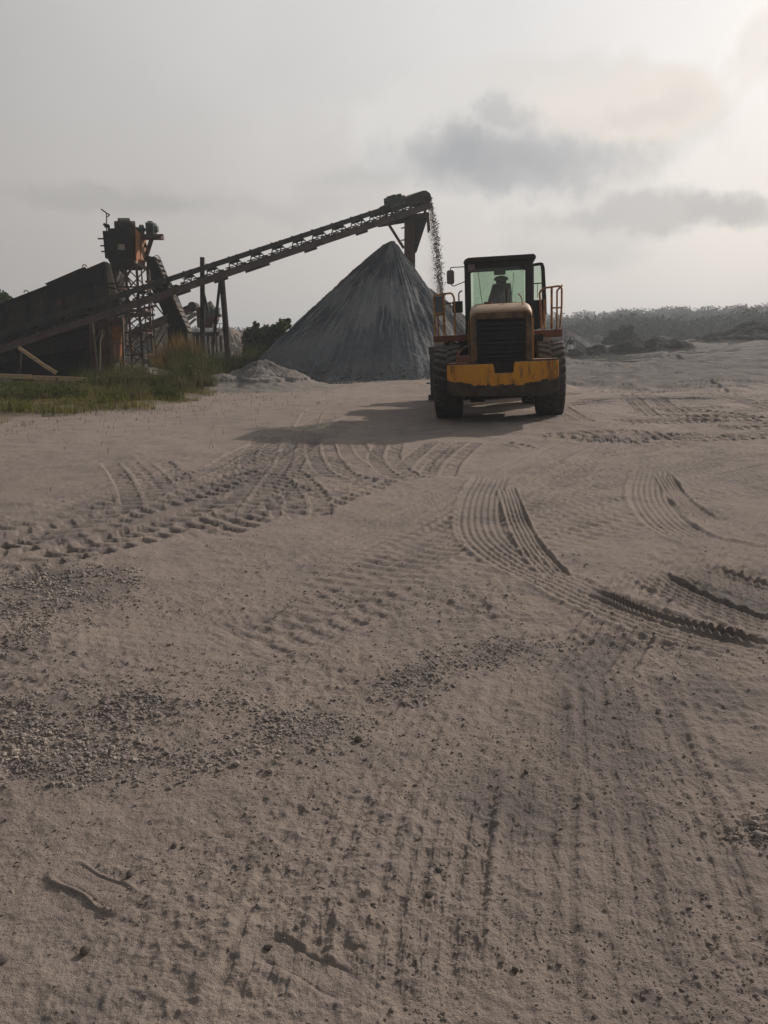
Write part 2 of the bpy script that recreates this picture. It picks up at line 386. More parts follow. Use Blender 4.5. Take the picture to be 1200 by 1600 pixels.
# ------------------------------------------------------------------ ground: one sheet to the horizon
VY = np.array([-50, 5, 12, 15.8, 18.8, 22, 25.8, 29, 34, 45, 60, 90]); VX = np.array([-40, -16, -10.5, -8.0, -5.9, -5.5, -5.7, -6.2, -8.5, -10, -12, -14])
def veg_mask(x, y):
    b = np.interp(y, VY, VX)+.9*fbm(x*.6, y*.6, 3, 5)
    return ss(.5, -.9, x-b)*ss(150, 100, y)
def macro(x, y):
    r = 1.75*ss(6, 34, x)*ss(27, 72, y)
    r = r+.10*ss(.5, 6, x)*ss(10, 24, y)*ss(40, 20, y)
    vm = veg_mask(x, y)
    r = r+vm*(.06+.16*fbm(x*.35, y*.35, 3, 11))
    hill = ss(120, 300, np.hypot(x-20, y))*ss(10, 160, y)
    r = r+hill*(3.0+6.0*ss(-60, 130, x)+1.5*gn(x*.012, y*.012, 3))
    r = r+.05*gn(x*.22, y*.22, 21)+.025*gn(x*.7, y*.7, 22)
    c_, s_ = math.cos(R(7.5)), math.sin(R(7.5)); dx, dy = x-2.53, y-16.95; lx, ly = dx*c_-dy*s_, dx*s_+dy*c_
    pl = .03+math.tan(R(2.5))*lx; wl_ = ss(3.6, 1.9, np.abs(lx))*ss(-4.5, -1.5, ly)*ss(8.5, 6, ly)
    r = r*(1-wl_)+pl*wl_   # the loader stands on a slight cross slope
    return r
def hz(x, y): return float(macro(np.array([float(x)]), np.array([float(y)]))[0])

rows = [1.1]
while rows[-1] < 950:
    r = rows[-1]; lim = .055 if r < 24 else (.22 if r < 70 else .03*r)
    rows.append(r+min(max(r*r/1228, .0016), lim))
RR = np.array(rows)
AA = np.radians(np.concatenate([np.arange(-36, 36, .06), np.arange(36, 324, 2.4)]))
nr, na = len(RR), len(AA)
gx = RR[:, None]*np.sin(AA)[None]; gy = RR[:, None]*np.cos(AA)[None]
gx = gx.astype(np.float64); gy = gy.astype(np.float64)
HT = macro(gx, gy)
soil = np.maximum(veg_mask(gx, gy), ss(105, 135, np.hypot(gx, gy)))
grey = np.zeros_like(HT)
def upto(rmax): return int(np.searchsorted(RR, rmax))
ND = 1200  # columns of the dense part
def ell(x, y, pts):
    """soft mask: union of ellipses given by world centre, radii, angle"""
    m = np.zeros_like(x)
    for cx, cy, a, b, an in pts:
        ca, sa = math.cos(an), math.sin(an); dx, dy = x-cx, y-cy
        u, v = (dx*ca+dy*sa)/a, (-dx*sa+dy*ca)/b
        m = np.maximum(m, np.exp(-(u*u+v*v)**1.5))
    return m
def pe(p, q, b):
    """ellipse along a ground line given by two photo points"""
    p, q = G(*p), G(*q); d = q-p
    return ((p.x+q.x)/2, (p.y+q.y)/2, d.length/2, b, math.atan2(d.y, d.x))
GRAV = [pe((-60, 1150), (300, 1130), .30), pe((120, 1120), (420, 1110), .12), pe((-60, 1210), (420, 1180), .16), pe((330, 1170), (560, 1120), .22), pe((600, 1090), (690, 1030), .16),
        pe((650, 1035), (860, 1000), .14), pe((-100, 960), (170, 900), .55), pe((0, 1000), (120, 1000), .3), pe((1150, 1310), (1260, 1300), .10)]
GREY = [pe((-50, 860), (560, 720), 1.0), pe((0, 960), (200, 890), .7), pe((860, 1150), (830, 1350), .30), pe((880, 1400), (940, 1020), .35), pe((1080, 1150), (1150, 1000), .3),
        pe((900, 640), (1200, 620), 2.0), pe((1000, 570), (1300, 600), 4.), pe((560, 700), (800, 640), 1.6), pe((1060, 890), (1230, 960), .3), pe((1100, 700), (1250, 800), .5), pe((880, 600), (1000, 600), 2.5)]
k = upto(60)
grav = np.zeros_like(HT)
grav[:k] = ell(gx[:k], gy[:k], GRAV)
grey[:k] = .42*ell(gx[:k], gy[:k], GREY)
grey += .85*ss(17, 36, gy)*ss(1, 9, gx)
grey = grey+grav*.55*np.clip(.4+1.3*fbm(gx*2.5, gy*2.5, 3, 77), 0, 1)
# small relief, each octave only where the sheet is fine enough
for lam, amp, rmax, seed in ((1.3, .016, 60, 31), (.55, .015, 45, 32), (.24, .0060, 30, 33), (.12, .0050, 18, 34), (.06, .0043, 12, 35), (.03, .0029, 7, 36), (.016, .0016, 4.2, 37)):
    k = upto(rmax); sl_ = (slice(0, k), slice(0, ND))
    x, y = gx[sl_], gy[sl_]
    nz = gn(x/lam+.3*gn(x/lam*.5, y/lam*.5, 2), y/lam, seed)
    fade = ss(rmax, rmax*.6, np.hypot(x, y))
    if lam < .3:
        reg = .55+.9*ss(-.25, .5, fbm(x*.8, y*.8, 2, 41))
        nz = np.where(nz > 0, nz*1.5, nz*.75)*reg
    HT[sl_] += amp*1.6*nz*fade
# churned ground further out: long low ridges where machines cross the yard
k = upto(95); x, y = gx[:k, :ND], gy[:k, :ND]; fz = ss(18, 32, y)*ss(-4, 6, x+(y-20)*.1)*ss(95, 75, y)
for lx_, ly_, amp, seed in ((6.0, 3.0, .20, 45), (3.0, 1.7, .13, 46), (1.2, .8, .07, 47), (.5, .5, .03, 48)):
    grey[:k, :ND] += fz*.22*np.clip(gn((x+.5*y)/lx_*.7, (y-.22*x)/ly_*.8, seed+3)*2, -1, 1)
    nz = gn((x+.5*y)/lx_+.6*gn(x*.2, y*.2, 4), (y-.22*x)/ly_, seed); HT[:k, :ND] += fz*amp*nz*1.5
# pits and clods in the near sand
k = upto(7); x, y = gx[:k, :ND], gy[:k, :ND]
for lam, amp, seed in ((.085, .0065, 51), (.05, .0045, 52)):
    nz = gn(x/lam, y/lam, seed); HT[:k, :ND] += amp*(np.maximum(nz-.22, 0)-1.1*np.maximum(-nz-.28, 0))*(ss(7, 4, np.hypot(x, y)))*2.2

HT0 = macro(gx, gy)
def crom(P, step):
    P = [np.array(p[:2]) for p in P]; P = [2*P[0]-P[1]]+P+[2*P[-1]-P[-2]]; out = []
    for i in range(1, len(P)-2):
        n = max(2, int(np.linalg.norm(P[i+1]-P[i])/step))
        for j in range(n):
            t = j/n; a, b, c_, d = P[i-1:i+3]
            out.append(.5*((2*b)+(-a+c_)*t+(2*a-5*b+4*c_-d)*t*t+(-a+3*b-3*c_+d)*t**3))
    out.append(P[-2]); return np.array(out)
def track(pix, hw, kind, amp=1.0, greyamt=.35, off=0.0, seed=0, world_pts=False, firm=0.0):
    P = pix if world_pts else [G(*p) for p in pix]
    C = crom(P, .12 if len(P) > 2 else .3)
    T = np.gradient(C, axis=0); T /= np.linalg.norm(T, axis=1)[:, None]; Nn = np.stack([-T[:, 1], T[:, 0]], 1)
    C = C+Nn*off
    S = np.concatenate([[0], np.cumsum(np.linalg.norm(np.diff(C, axis=0), axis=1))])
    rr = np.hypot(C[:, 0], C[:, 1]); aa = np.arctan2(C[:, 0], C[:, 1]); mg = hw*1.7
    i0, i1 = np.searchsorted(RR, rr.min()-mg), np.searchsorted(RR, rr.max()+mg)
    am = mg/max(rr.min(), 1)
    j0, j1 = np.searchsorted(AA[:ND], aa.min()-am), np.searchsorted(AA[:ND], aa.max()+am)
    if i1 <= i0 or j1 <= j0: return
    x, y = gx[i0:i1, j0:j1], gy[i0:i1, j0:j1]; ra = RR[i0:i1]; aj = AA[j0:j1]
    D = np.full(x.shape, 9.0); SS = np.zeros(x.shape)
    for q in range(len(C)-1):
        a, b = C[q], C[q+1]; e = b-a; L = np.hypot(*e)
        ri = (min(rr[q], rr[q+1])-mg, max(rr[q], rr[q+1])+mg)
        u0, u1 = np.searchsorted(ra, ri[0]), np.searchsorted(ra, ri[1])
        am = mg/max(min(rr[q], rr[q+1]), 1)
        v0, v1 = np.searchsorted(aj, min(aa[q], aa[q+1])-am), np.searchsorted(aj, max(aa[q], aa[q+1])+am)
        if u1 <= u0 or v1 <= v0: continue
        dx, dy = x[u0:u1, v0:v1]-a[0], y[u0:u1, v0:v1]-a[1]
        t = (dx*e[0]+dy*e[1])/L/L; tc = np.clip(t, 0, 1)
        px_, py_ = dx-tc*e[0], dy-tc*e[1]; d = np.hypot(px_, py_)*np.sign(e[0]*dy-e[1]*dx+1e-9)
        sub = D[u0:u1, v0:v1]; better = np.abs(d) < np.abs(sub)
        sub[better] = d[better]; SS[u0:u1, v0:v1][better] = (S[q]+tc*L)[better]
    u = D/hw; au = np.abs(u)
    endf = ss(0, .35, SS)*ss(S[-1], S[-1]-.35, SS)
    wear = np.clip(.72+(1.2-.7*firm)*fbm(x*1.1, y*1.1, 3, 60+seed), .05+.5*firm, 1.3)
    ins = ss(1.04, .92, au)*endf
    wob_ = .05*gn(x*4, y*4, 61)
    if kind == 'lug':
        ph = SS/.20+au*.42+np.where(u > 0, .5, 0)+wob_*2
        fr = np.abs((ph % 1)-.5)*2
        lug = ss(.35, .62, fr)*ss(.06, .18, au)
        dh = ins*(-.004-.034*lug)+.007*np.exp(-((au-1.12)/.14)**2)*endf*(.5+.5*lug)
        gr = ins*(.4+.6*lug)
    elif kind == 'car':
        zz = np.abs(((SS/.115) % 1)-.5)*2
        nc_ = 3.5 if hw > .2 else 2.5; cell = np.sin(2*np.pi*(u*nc_+.16*zz)); blk = (ss(-.35, .25, cell))*(.45+.55*ss(.2, .5, np.abs(((SS/.115+np.round(u*2.5)*.5) % 1)-.5)*2))
        dh = ins*(-.012-.012*blk)+.014*np.exp(-((au-1.13)/.12)**2)*endf
        gr = ins*.8
    elif kind == 'bars':
        fr = np.abs(((SS/.15+.10*np.sign(u)+wob_*1.5) % 1)-.5)*2; bar = ss(.35, .75, fr)*(1-.7*ss(.22, .05, au))
        dh = ins*(-.004-.022*bar)+.004*np.exp(-((au-1.1)/.15)**2)*endf; gr = ins*(.4+.5*bar)
    elif kind == 'rut':
        dh = ins*(-.035*(1-.5*au))+.03*np.exp(-((au-1.18)/.18)**2)*endf; gr = ins
    else:  # smear: faint long ribs
        dh = ins*(.006*np.cos(u*9.4)*(.6+.4*np.sin(SS*48))-.004); gr = ins*.5
    flat = ins*firm*.8; HT[i0:i1, j0:j1] = HT[i0:i1, j0:j1]*(1-flat)+(HT0[i0:i1, j0:j1]-.004)*flat+dh*wear*amp
    grey[i0:i1, j0:j1] *= 1-flat*.6
    grey[i0:i1, j0:j1] += gr*wear*greyamt

LW = .235
for i in range(26):   # long shallow passes that run off to the upper right
    r_ = random.Random(500+i); k_ = i/25
    e_ = r_.uniform(-60, 60); track([(300+400*k_+r_.uniform(-30, 30), 1030-210*k_), (660+200*k_, 900-180*k_+e_*.3), (930+80*k_, 800-125*k_+e_*.6), (1260, 720-90*k_+e_)], r_.choice((.14, .2, .26)), 'bars', r_.uniform(.5, .85), .15, 0, i, firm=.45)
for i in range(10):   # passes that come up from the near edge
    r_ = random.Random(700+i); xb = 400+i*95+r_.uniform(-20, 20)
    track([(xb, 1660), (xb*.8+160, 1380), (xb*.6+330, 1180), (xb*.45+470, 1040)][:r_.choice((3, 4, 4))], r_.choice((.10, .13, .18)), 'car', r_.uniform(.2, .45), .05, 0, i)
for i in range(7):
    r_ = random.Random(800+i)
    track([(880+i*50, 1080-i*15), (960+i*45, 960-i*10), (1010+i*50, 880-i*12)], .13, 'car', .5, .15, 0, i)
for i in range(12):
    r_ = random.Random(900+i); x0, y0 = r_.uniform(40, 420), r_.uniform(740, 850)
    track([(x0, y0), (x0+r_.uniform(40, 90), y0-r_.uniform(10, 30)), (x0+r_.uniform(130, 200), y0-r_.uniform(40, 80))], .22, 'lug', r_.uniform(.4, .8), .25, 0, i, firm=.3)
for i in range(16):   # faint criss-crossing passes all over the yard
    r_ = random.Random(100+i); x0, x1 = r_.uniform(300, 900), r_.uniform(900, 1300); y0 = r_.uniform(640, 1000)
    track([(x0, y0+r_.uniform(80, 260)), ((x0+x1)/2, y0+r_.uniform(20, 60)), (x1, y0-r_.uniform(0, 30))], LW, 'smear', .8, .08, 0, i)
for i in range(34):
    r_ = random.Random(300+i); x0 = r_.uniform(880, 1220); y0 = r_.uniform(562, 690)
    track([(x0-60, y0+r_.uniform(-4, 10)), (x0, y0), (x0+r_.uniform(80, 200), y0+r_.uniform(-12, 12))], .3, 'lug', 1.3, .3, 0, i)
for s_, (pts, off, amp) in enumerate([
    ([(-40, 865), (60, 848), (150, 815), (300, 775), (400, 735), (450, 705), (500, 672)], 0, 1.1),
    ([(-40, 835), (80, 815), (230, 780), (340, 745), (410, 705), (450, 680)], 0, .8),
    ([(185, 722), (205, 745), (222, 775), (228, 800)], 0, 1.0),
    ([(235, 722), (262, 745), (285, 770)], 0, 1.0),
    ([(478, 800), (400, 800), (300, 815), (180, 845), (60, 880)], 0, 1.1),
    ([(440, 735), (470, 765), (482, 790), (478, 812)], 0, 1.1),
    ([(-40, 905), (60, 880), (180, 850), (330, 800), (450, 760)], 0, .8),
    ([(-40, 800), (80, 790), (200, 765), (330, 720)], 0, .45),
    ([(60, 850), (200, 800), (330, 740), (420, 690), (520, 650)], 0, .8),
    ([(230, 830), (330, 800), (400, 770), (440, 735), (470, 690)], 0, .8),
    ([(420, 680), (400, 715), (420, 750), (470, 775)], 0, .7),
    ([(370, 815), (380, 790), (405, 755), (430, 720), (440, 690)], 0, .9),
    ([(500, 690), (505, 715), (530, 742), (600, 757)], 0, 1.1),
    ([(545, 690), (560, 715), (595, 735)], 0, .9),
    ([(610, 690), (600, 715), (625, 740), (665, 750)], 0, 1.0),
    ([(735, 690), (700, 715), (680, 745)], 0, 1.0),
    ([(690, 690), (660, 712), (640, 735)], 0, .9),
    ([(770, 690), (800, 695), (826, 705)], 0, 1.1),
    ([(560, 650), (480, 690), (420, 730), (300, 765)], 0, .7),
    ([(470, 685), (480, 660), (500, 640), (560, 632)], 0, .6),
    ([(700, 780), (560, 850), (420, 930), (300, 1000)], 0, .45),
    ([(760, 800), (640, 880), (520, 960), (420, 1040)], 0, .4),
    ([(900, 690), (760, 745), (640, 800), (520, 860)], 0, .5),
    ([(980, 680), (860, 715), (740, 765)], 0, .5),
    ([(1240, 655), (1050, 690), (900, 735), (790, 790)], 0, .6),
    ([(1240, 690), (1100, 712), (960, 760), (860, 800)], 0, .55),
    ([(1240, 640), (1080, 668), (960, 690), (880, 715)], 0, .5),
    ([(870, 640), (885, 652), (912, 668)], 0, 1.2),
    ([(965, 610), (985, 628), (1012, 652)], 0, 1.4),
    ([(1000, 612), (1030, 632), (1060, 650)], 0, 1.4),
    ([(885, 625), (960, 605), (1050, 590), (1240, 585)], 0, 1.0),
    ([(1040, 612), (1120, 622), (1240, 645)], 0, 1.4),
    ([(900, 585), (1000, 575), (1120, 560), (1240, 556)], 0, 1.2),
    ([(1100, 600), (1160, 630), (1240, 650)], 0, 1.4),
    ([(1240, 760), (1180, 790), (1120, 830)], 0, .5),
    ([(720, 1640), (700, 1480), (705, 1320), (750, 1180), (820, 1060)], 0, .16),
    ([(1090, 1640), (1060, 1400), (1010, 1200), (960, 1060), (900, 960)], 0, .2),
]):
    if amp < .66: track(pts, LW*.9, 'car', amp*1.1, .12, off, s_, firm=.2); continue
    track(pts, LW, 'lug', amp*1.0, .42*min(1, amp), off, s_, firm=.75 if amp >= .8 else .2)
for s_, (pts, hw, amp) in enumerate([
    ([(768, 740), (752, 775), (752, 825), (800, 870), (870, 905), (960, 942), (1080, 980), (1230, 1015)], .215, 1.15),
    ([(790, 755), (810, 810), (840, 862), (878, 903)], .10, 1.5),
    ([(1018, 730), (1012, 765), (1030, 800), (1080, 835), (1150, 853), (1240, 870)], .21, 1.05),
    ([(1035, 737), (1065, 778), (1115, 812)], .10, 1.4),
    ([(1000, 885), (1060, 915), (1130, 945), (1240, 985)], .14, 1.4),
    ([(1062, 880), (1110, 895), (1240, 935)], .15, 1.6),
    ([(830, 1640), (835, 1400), (850, 1250), (880, 1100)], .12, .22),
    ([(660, 1640), (655, 1500), (690, 1380)], .12, .4),
    ([(990, 1640), (960, 1400), (950, 1200)], .14, .2),
]):
    track(pts, hw, 'car', amp, .30*min(1, amp), 0, 40+s_, firm=.9 if amp > 1 else .2)
track([(880, 915), (960, 950), (1080, 985), (1230, 1022)], .05, 'rut', 1.3, .4, .16)
track([(1062, 880), (1110, 889), (1240, 922)], .05, 'rut', 1.3, .4, .10)
track([(968, 560), (1050, 572), (1240, 580)], .5, 'rut', 1.5, .4)
# sandal prints
def sole(p, q, depth=.0048):
    p, q = G(*p), G(*q); c_ = (p+q)/2; d = (q-p).normalized(); L = .285
    i0, i1 = np.searchsorted(RR, np.hypot(c_.x, c_.y)-.3), np.searchsorted(RR, np.hypot(c_.x, c_.y)+.3)
    x, y = gx[i0:i1, :ND], gy[i0:i1, :ND]; a = ((x-c_.x)*d.x+(y-c_.y)*d.y)/(L/2); b = (-(x-c_.x)*d.y+(y-c_.y)*d.x)
    wd = .048-.010*np.cos(a*2.6)*(a < .5)+.004*a
    e = np.maximum(np.abs(b)/wd, 0)**4+np.abs(a)**4.5; e = e**.25
    dh = -.55*depth*ss(1.12, .84, e)+.35*depth*np.exp(-((e-1.16)/.12)**2)-.55*depth*np.exp(-((e-.90)/.09)**2)-.3*depth*np.exp(-(b/.010)**2)*(np.abs(a) < .7)+.12*depth*np.sin(a*46)*ss(.85, .6, e)
    bl = ss(1.35, 1.05, e)*.55; HT[i0:i1, :ND] = HT[i0:i1, :ND]*(1-bl)+HT0[i0:i1, :ND]*bl
    HT[i0:i1, :ND] = HT[i0:i1, :ND]+dh
sole((415, 1492), (540, 1550)); sole((100, 1362), (192, 1412), .0042)
# dug-out wheel hollows where the loader stands keep the tyres planted
idx = np.arange(nr*na).reshape(nr, na)
a = idx[:-1]; b = idx[1:]; an = np.roll(a, -1, 1); bn = np.roll(b, -1, 1)
F = np.stack([a, an, bn, b], -1).reshape(-1, 4)
V = np.stack([gx, gy, HT], -1).reshape(-1, 3)
V = np.concatenate([V, [[0, 0, HT[0].mean()]]]); cidx = len(V)-1
gm = np_mesh('ground', V, F[:, ::-1], M['ground'], True, {'grey': np.append(np.clip(grey, 0, 1).ravel(), 0), 'soil': np.append(soil.ravel(), 0)})
bmF = np.stack([np.full(na, cidx), idx[0], np.roll(idx[0], -1)], -1)
ground = tag(link('ground', gm), kind='structure')
# the small disc under the camera closes the sheet
capv = np.concatenate([np.stack([gx[0], gy[0], HT[0]], -1), [[0, 0, HT[0].mean()]]])
capf = np.stack([np.full(na, na), np.roll(np.arange(na), -1), np.arange(na)], -1)
tag(link('ground', np_mesh('ground_under_camera', capv, capf[:, ::-1], M['ground'])), kind='structure')

def ghi(x, y):
    """height of the detailed ground at world points"""
    r_ = np.hypot(x, y); a_ = np.arctan2(x, y)
    i = np.clip(np.searchsorted(RR, r_), 1, nr-1); j = np.clip(np.searchsorted(AA[:ND], a_), 0, ND-1)
    return HT[i, j]

# ------------------------------------------------------------------ loose stones
def ico():
    t = (1+5**.5)/2
    v = np.array([(-1,t,0),(1,t,0),(-1,-t,0),(1,-t,0),(0,-1,t),(0,1,t),(0,-1,-t),(0,1,-t),(t,0,-1),(t,0,1),(-t,0,-1),(-t,0,1)], float)
    v /= np.linalg.norm(v, axis=1)[:, None]
    f = np.array([(0,11,5),(0,5,1),(0,1,7),(0,7,10),(0,10,11),(1,5,9),(5,11,4),(11,10,2),(10,7,6),(7,1,8),(3,9,4),(3,4,2),(3,2,6),(3,6,8),(3,8,9),(4,9,5),(2,4,11),(6,2,10),(8,6,7),(9,8,1)])
    return v, f
IV, IF = ico()
rs = np.random.RandomState(11)
def stones(name, P, S, mat, flat=.7, loc=(0, 0, 0), parent=None, origin=None, smooth=False):
    n = len(P); an = rs.rand(n)*6.283; tl_ = rs.randn(n)*.35
    v = IV[None]*(1+.22*rs.randn(n, 12, 1))*np.stack([np.ones(n), .6+.35*rs.rand(n), flat*(.7+.5*rs.rand(n))], -1)[:, None]
    z = v[..., 2]*np.cos(tl_)[:, None]+v[..., 0]*np.sin(tl_)[:, None]; x0 = v[..., 0]*np.cos(tl_)[:, None]-v[..., 2]*np.sin(tl_)[:, None]
    x = x0*np.cos(an)[:, None]-v[..., 1]*np.sin(an)[:, None]; y = x0*np.sin(an)[:, None]+v[..., 1]*np.cos(an)[:, None]
    v = np.stack([x, y, z], -1)*S[:, None, None]+P[:, None]
    if origin is not None: v = v-np.array(origin)
    f = IF[None]+(np.arange(n)*12)[:, None, None]
    return link(name, np_mesh(name, v.reshape(-1, 3), f.reshape(-1, 3), mat, smooth), parent, origin if origin is not None else loc)
def scatter(n, rmin, rmax, p=1.0):
    """random ground points, denser near the viewer side of the yard"""
    a_ = np.radians(rs.uniform(-34, 34, n)); r_ = rmin*(rmax/rmin)**(rs.rand(n)**p)
    return r_*np.sin(a_), r_*np.cos(a_), r_
x, y, r_ = scatter(650000, 1.5, 16)
d = ell(x, y, GRAV); nn = fbm(x*3.2, y*3.2, 3, 71); keep = rs.rand(len(x)) < (np.clip(d*.85+nn*1.1*(d > .05)-.12, 0, 1)**1.4*.55+.05*np.clip(d*6, 0, 1))*np.clip(r_/4, .25, 1)
x, y, r_ = x[keep], y[keep], r_[keep]
s = np.clip(rs.lognormal(math.log(.0043), .5, len(x)), .002, .015)*np.clip(r_/4.0, 1, 1.5)
print('gravel', len(x))
gv = stones('gravel', np.stack([x, y, ghi(x, y)+s*.3], -1), s, M['stone'])
tag(gv, 'small grey crushed stones lying in drifts across the near sand', 'gravel', kind='stuff')
x, y, r_ = scatter(90000, 1.3, 9)
nn = fbm(x*1.6, y*1.6, 3, 72); keep = rs.rand(len(x)) < np.clip(.35+nn*.9, .04, .9)*.62*ss(9, 3, r_)
x, y, r_ = x[keep], y[keep], r_[keep]; s = np.clip(rs.lognormal(math.log(.0030), .5, len(x)), .0015, .010)*np.clip(r_/3, .9, 1.3)
print('clods', len(x))
cv = stones('sand_crumbs', np.stack([x, y, ghi(x, y)+s*.15], -1), s, M['ground'], .6)
tag(cv, 'crumbs and small clods of dry sand scattered over the yard', 'sand crumbs', kind='stuff')
PEB = [(133, 1491, .021, 'dark rounded pebble alone in the bottom left sand'), (203, 1374, .020, 'dark pebble right of the left sandal print'), (560, 1162, .022, 'dark pebble below the middle gravel drift'),
       (272, 1330, .016, 'larger of two pebbles side by side left of centre'), (286, 1332, .011, 'smaller of two pebbles side by side left of centre'), (685, 1365, .018, 'pebble at the left edge of the lower tyre strip'),
       (672, 1408, .018, 'pebble at the foot of the lower tyre strip'), (1185, 1306, .028, 'pale pebble at the right edge among dark grit'), (5, 1507, .022, 'grey pebble at the left edge near the bottom'),
       (822, 1204, .013, 'small pebble above the lower tyre strip'), (805, 1520, .014, 'pebble near the bottom centre right of the sandal print'), (420, 1493, .016, 'pebble at the heel of the bottom sandal print')]
for px, py, s, lab in PEB:
    p = G(px, py); z = float(ghi(np.array([p.x]), np.array([p.y]))[0])
    v = IV.copy(); me_o = stones('pebble', np.array([[p.x, p.y, z+s*.35]]), np.array([s]), M['stone'] if px > 1000 else M['stonedark'], .75, origin=(p.x, p.y, z), smooth=True)
    sd = me_o.modifiers.new('round', 'SUBSURF'); sd.levels = sd.render_levels = 2
    tag(me_o, lab, 'pebble', 'single pebbles on the near sand')

# ------------------------------------------------------------------ piles and mounds
def cone_pile(name, cones, R0, mat, seed, nang=420, nrad=150, gully=.12, rough=.04, damp=True, dusty_side=None, flatten=0.0, label=None, cat='gravel pile', group=None, shape=1.0, lump=.0, steep=0):
    """cones: list of (x, y, top, slope); one heightfield over the ground round the first apex"""
    cx, cy = cones[0][:2]
    th = np.linspace(0, 2*np.pi, nang, endpoint=False); rr = np.linspace(0.0, 1, nrad)**1.0*R0+1e-3
    x = cx+rr[:, None]*np.cos(th)[None]; y = cy+rr[:, None]*np.sin(th)[None]
    h = np.full(x.shape, -9.0); dm = np.zeros(x.shape)
    for i, (ax, ay, top, slope) in enumerate(cones):
        dd = np.hypot((x-ax)*np.where(x > ax, 1+.55*steep*(i == 0), 1), y-ay); aa = np.arctan2(y-ay, x-ax)
        g = gn(np.cos(aa)*9+30, np.sin(aa)*9+dd*.18, seed+i)+.5*gn(np.cos(aa)*22, np.sin(aa)*22+dd*.35+9, seed+i+7)+.3*gn(np.cos(aa)*50, np.sin(aa)*50+dd*.6, seed+i+9)
        tip = .35*(1-flatten)+flatten*R0*.5
        hh = top-slope*(np.sqrt(dd*dd+tip*tip)-tip)*1.0+gully*g*ss(0.2, 2.2, dd)
        up = hh > h; st = .8*gn(aa*44+.35*gn(dd*1.1, aa*6, 4), dd*.75-aa*9, seed+i+3)+.7*gn(aa*95, dd*1.1-aa*12, seed+i+5)
        zone = fbm(aa*2.2+7, dd*.42, 3, seed+i+13)
        dmi = ss(-.05, .22, st+1.0*zone+.10)
        h = np.where(up, hh, h); dm = np.where(up, dmi, dm)
    h = h+rough*fbm(x*2.2, y*2.2, 3, seed+20)+rough*.5*fbm(x*7, y*7, 3, seed+21)+lump*fbm(x*.55, y*.55, 3, seed+25)
    g0 = macro(x, y)
    toe = h-g0
    h = np.where(toe > .35, h, g0+.35*np.exp(np.clip((toe-.35)/.35, -6, 0))-.06)   # spills out at the toe
    h = np.where(rr[:, None] > R0*.985, g0-.25, h)
    du = np.zeros(x.shape)
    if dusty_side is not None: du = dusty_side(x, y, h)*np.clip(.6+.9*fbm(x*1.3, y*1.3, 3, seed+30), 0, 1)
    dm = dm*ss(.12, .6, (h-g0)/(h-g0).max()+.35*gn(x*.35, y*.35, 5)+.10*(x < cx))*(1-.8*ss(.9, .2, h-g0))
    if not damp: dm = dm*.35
    V = np.stack([x, y, h], -1).reshape(-1, 3); loc = (cx, cy, hz(cx, cy)); V = V-np.array(loc)
    ix = np.arange(nang*nrad).reshape(nrad, nang); a_, b_ = ix[:-1], ix[1:]
    Fq = np.stack([a_, np.roll(a_, -1, 1), np.roll(b_, -1, 1), b_], -1).reshape(-1, 4)
    o = link(name, np_mesh(name, V, Fq[:, ::-1], mat, True, {'damp': dm.ravel(), 'dusty': du.ravel()}), None, loc)
    return tag(o, label, cat, group)
ap = AT(612, 379, 39)
q1, q2, q3 = AT(664, 449, 39.3), AT(688, 470, 39.6), AT(712, 505, 39.8)
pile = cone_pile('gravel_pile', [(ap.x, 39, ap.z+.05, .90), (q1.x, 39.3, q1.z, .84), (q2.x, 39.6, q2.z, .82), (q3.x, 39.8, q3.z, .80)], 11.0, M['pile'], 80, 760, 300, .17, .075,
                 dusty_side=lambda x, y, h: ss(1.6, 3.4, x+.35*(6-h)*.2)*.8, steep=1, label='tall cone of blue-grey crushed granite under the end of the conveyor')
q = np.random.RandomState(44); n = 5200; an_ = q.uniform(math.pi*.95, math.pi*1.75, n); rd = 5.0+np.abs(q.randn(n))*.9+1.0*q.rand(n)
bx, by = ap.x+rd*1.17*np.cos(an_), 39+rd*1.17*np.sin(an_); sz = np.clip(q.lognormal(math.log(.035), .5, n), .012, .13)*ss(4.5, 7.0, rd)
dep = pile.data; vv_ = np.empty(len(dep.vertices)*3, np.float32); dep.vertices.foreach_get('co', vv_); vv_ = vv_.reshape(300, 760, 3)+np.array(pile.location)
ri = np.clip((np.hypot(bx-ap.x, by-39)/11.0*299).astype(int), 0, 299); ti = ((np.arctan2(by-39, bx-ap.x) % (2*math.pi))/(2*math.pi)*760).astype(int) % 760
st_o = stones('rolled_stones', np.stack([bx, by, np.maximum(vv_[ri, ti, 2], macro(bx, by))+sz*.2], -1), sz, M['pilestone'], .8, parent=pile, origin=tuple(pile.location)); st_o.location = (0, 0, 0); st_o['kind'] = 'stuff'
SPILL = 'spoil heaps'
mc = AT(408, 562, 28.6)
cone_pile('spoil_mound', [(mc.x, 28.6, .98, .55), (mc.x+1.0, 28.2, .62, .5), (mc.x-1.3, 27.6, .55, .42), (mc.x+.3, 27.3, .5, .4)], 4.0, M['mound'], 120, 300, 120, .05, .06, damp=True, lump=.10,
          label='low lumpy mound of pale grey sand in front of the gravel cone', cat='sand mound')
p = AT(352, 512, 62); cone_pile('rubble_heap', [(p.x, 62, p.z, .62), (p.x+1.2, 61, p.z-.9, .6)], 6.5, M['rubble'], 130, 160, 70, .2, .22, label='heap of pale broken rubble behind the conveyor legs', cat='rubble heap', lump=.2)
p = AT(352, 549, 40); cone_pile('rubble_heap', [(p.x, 40, p.z, .5), (p.x+1.0, 39.5, p.z-.15, .5)], 3.0, M['rubble'], 131, 140, 60, .05, .12, label='small bank of whitish rubble beside the green bush', cat='rubble heap', lump=.1)
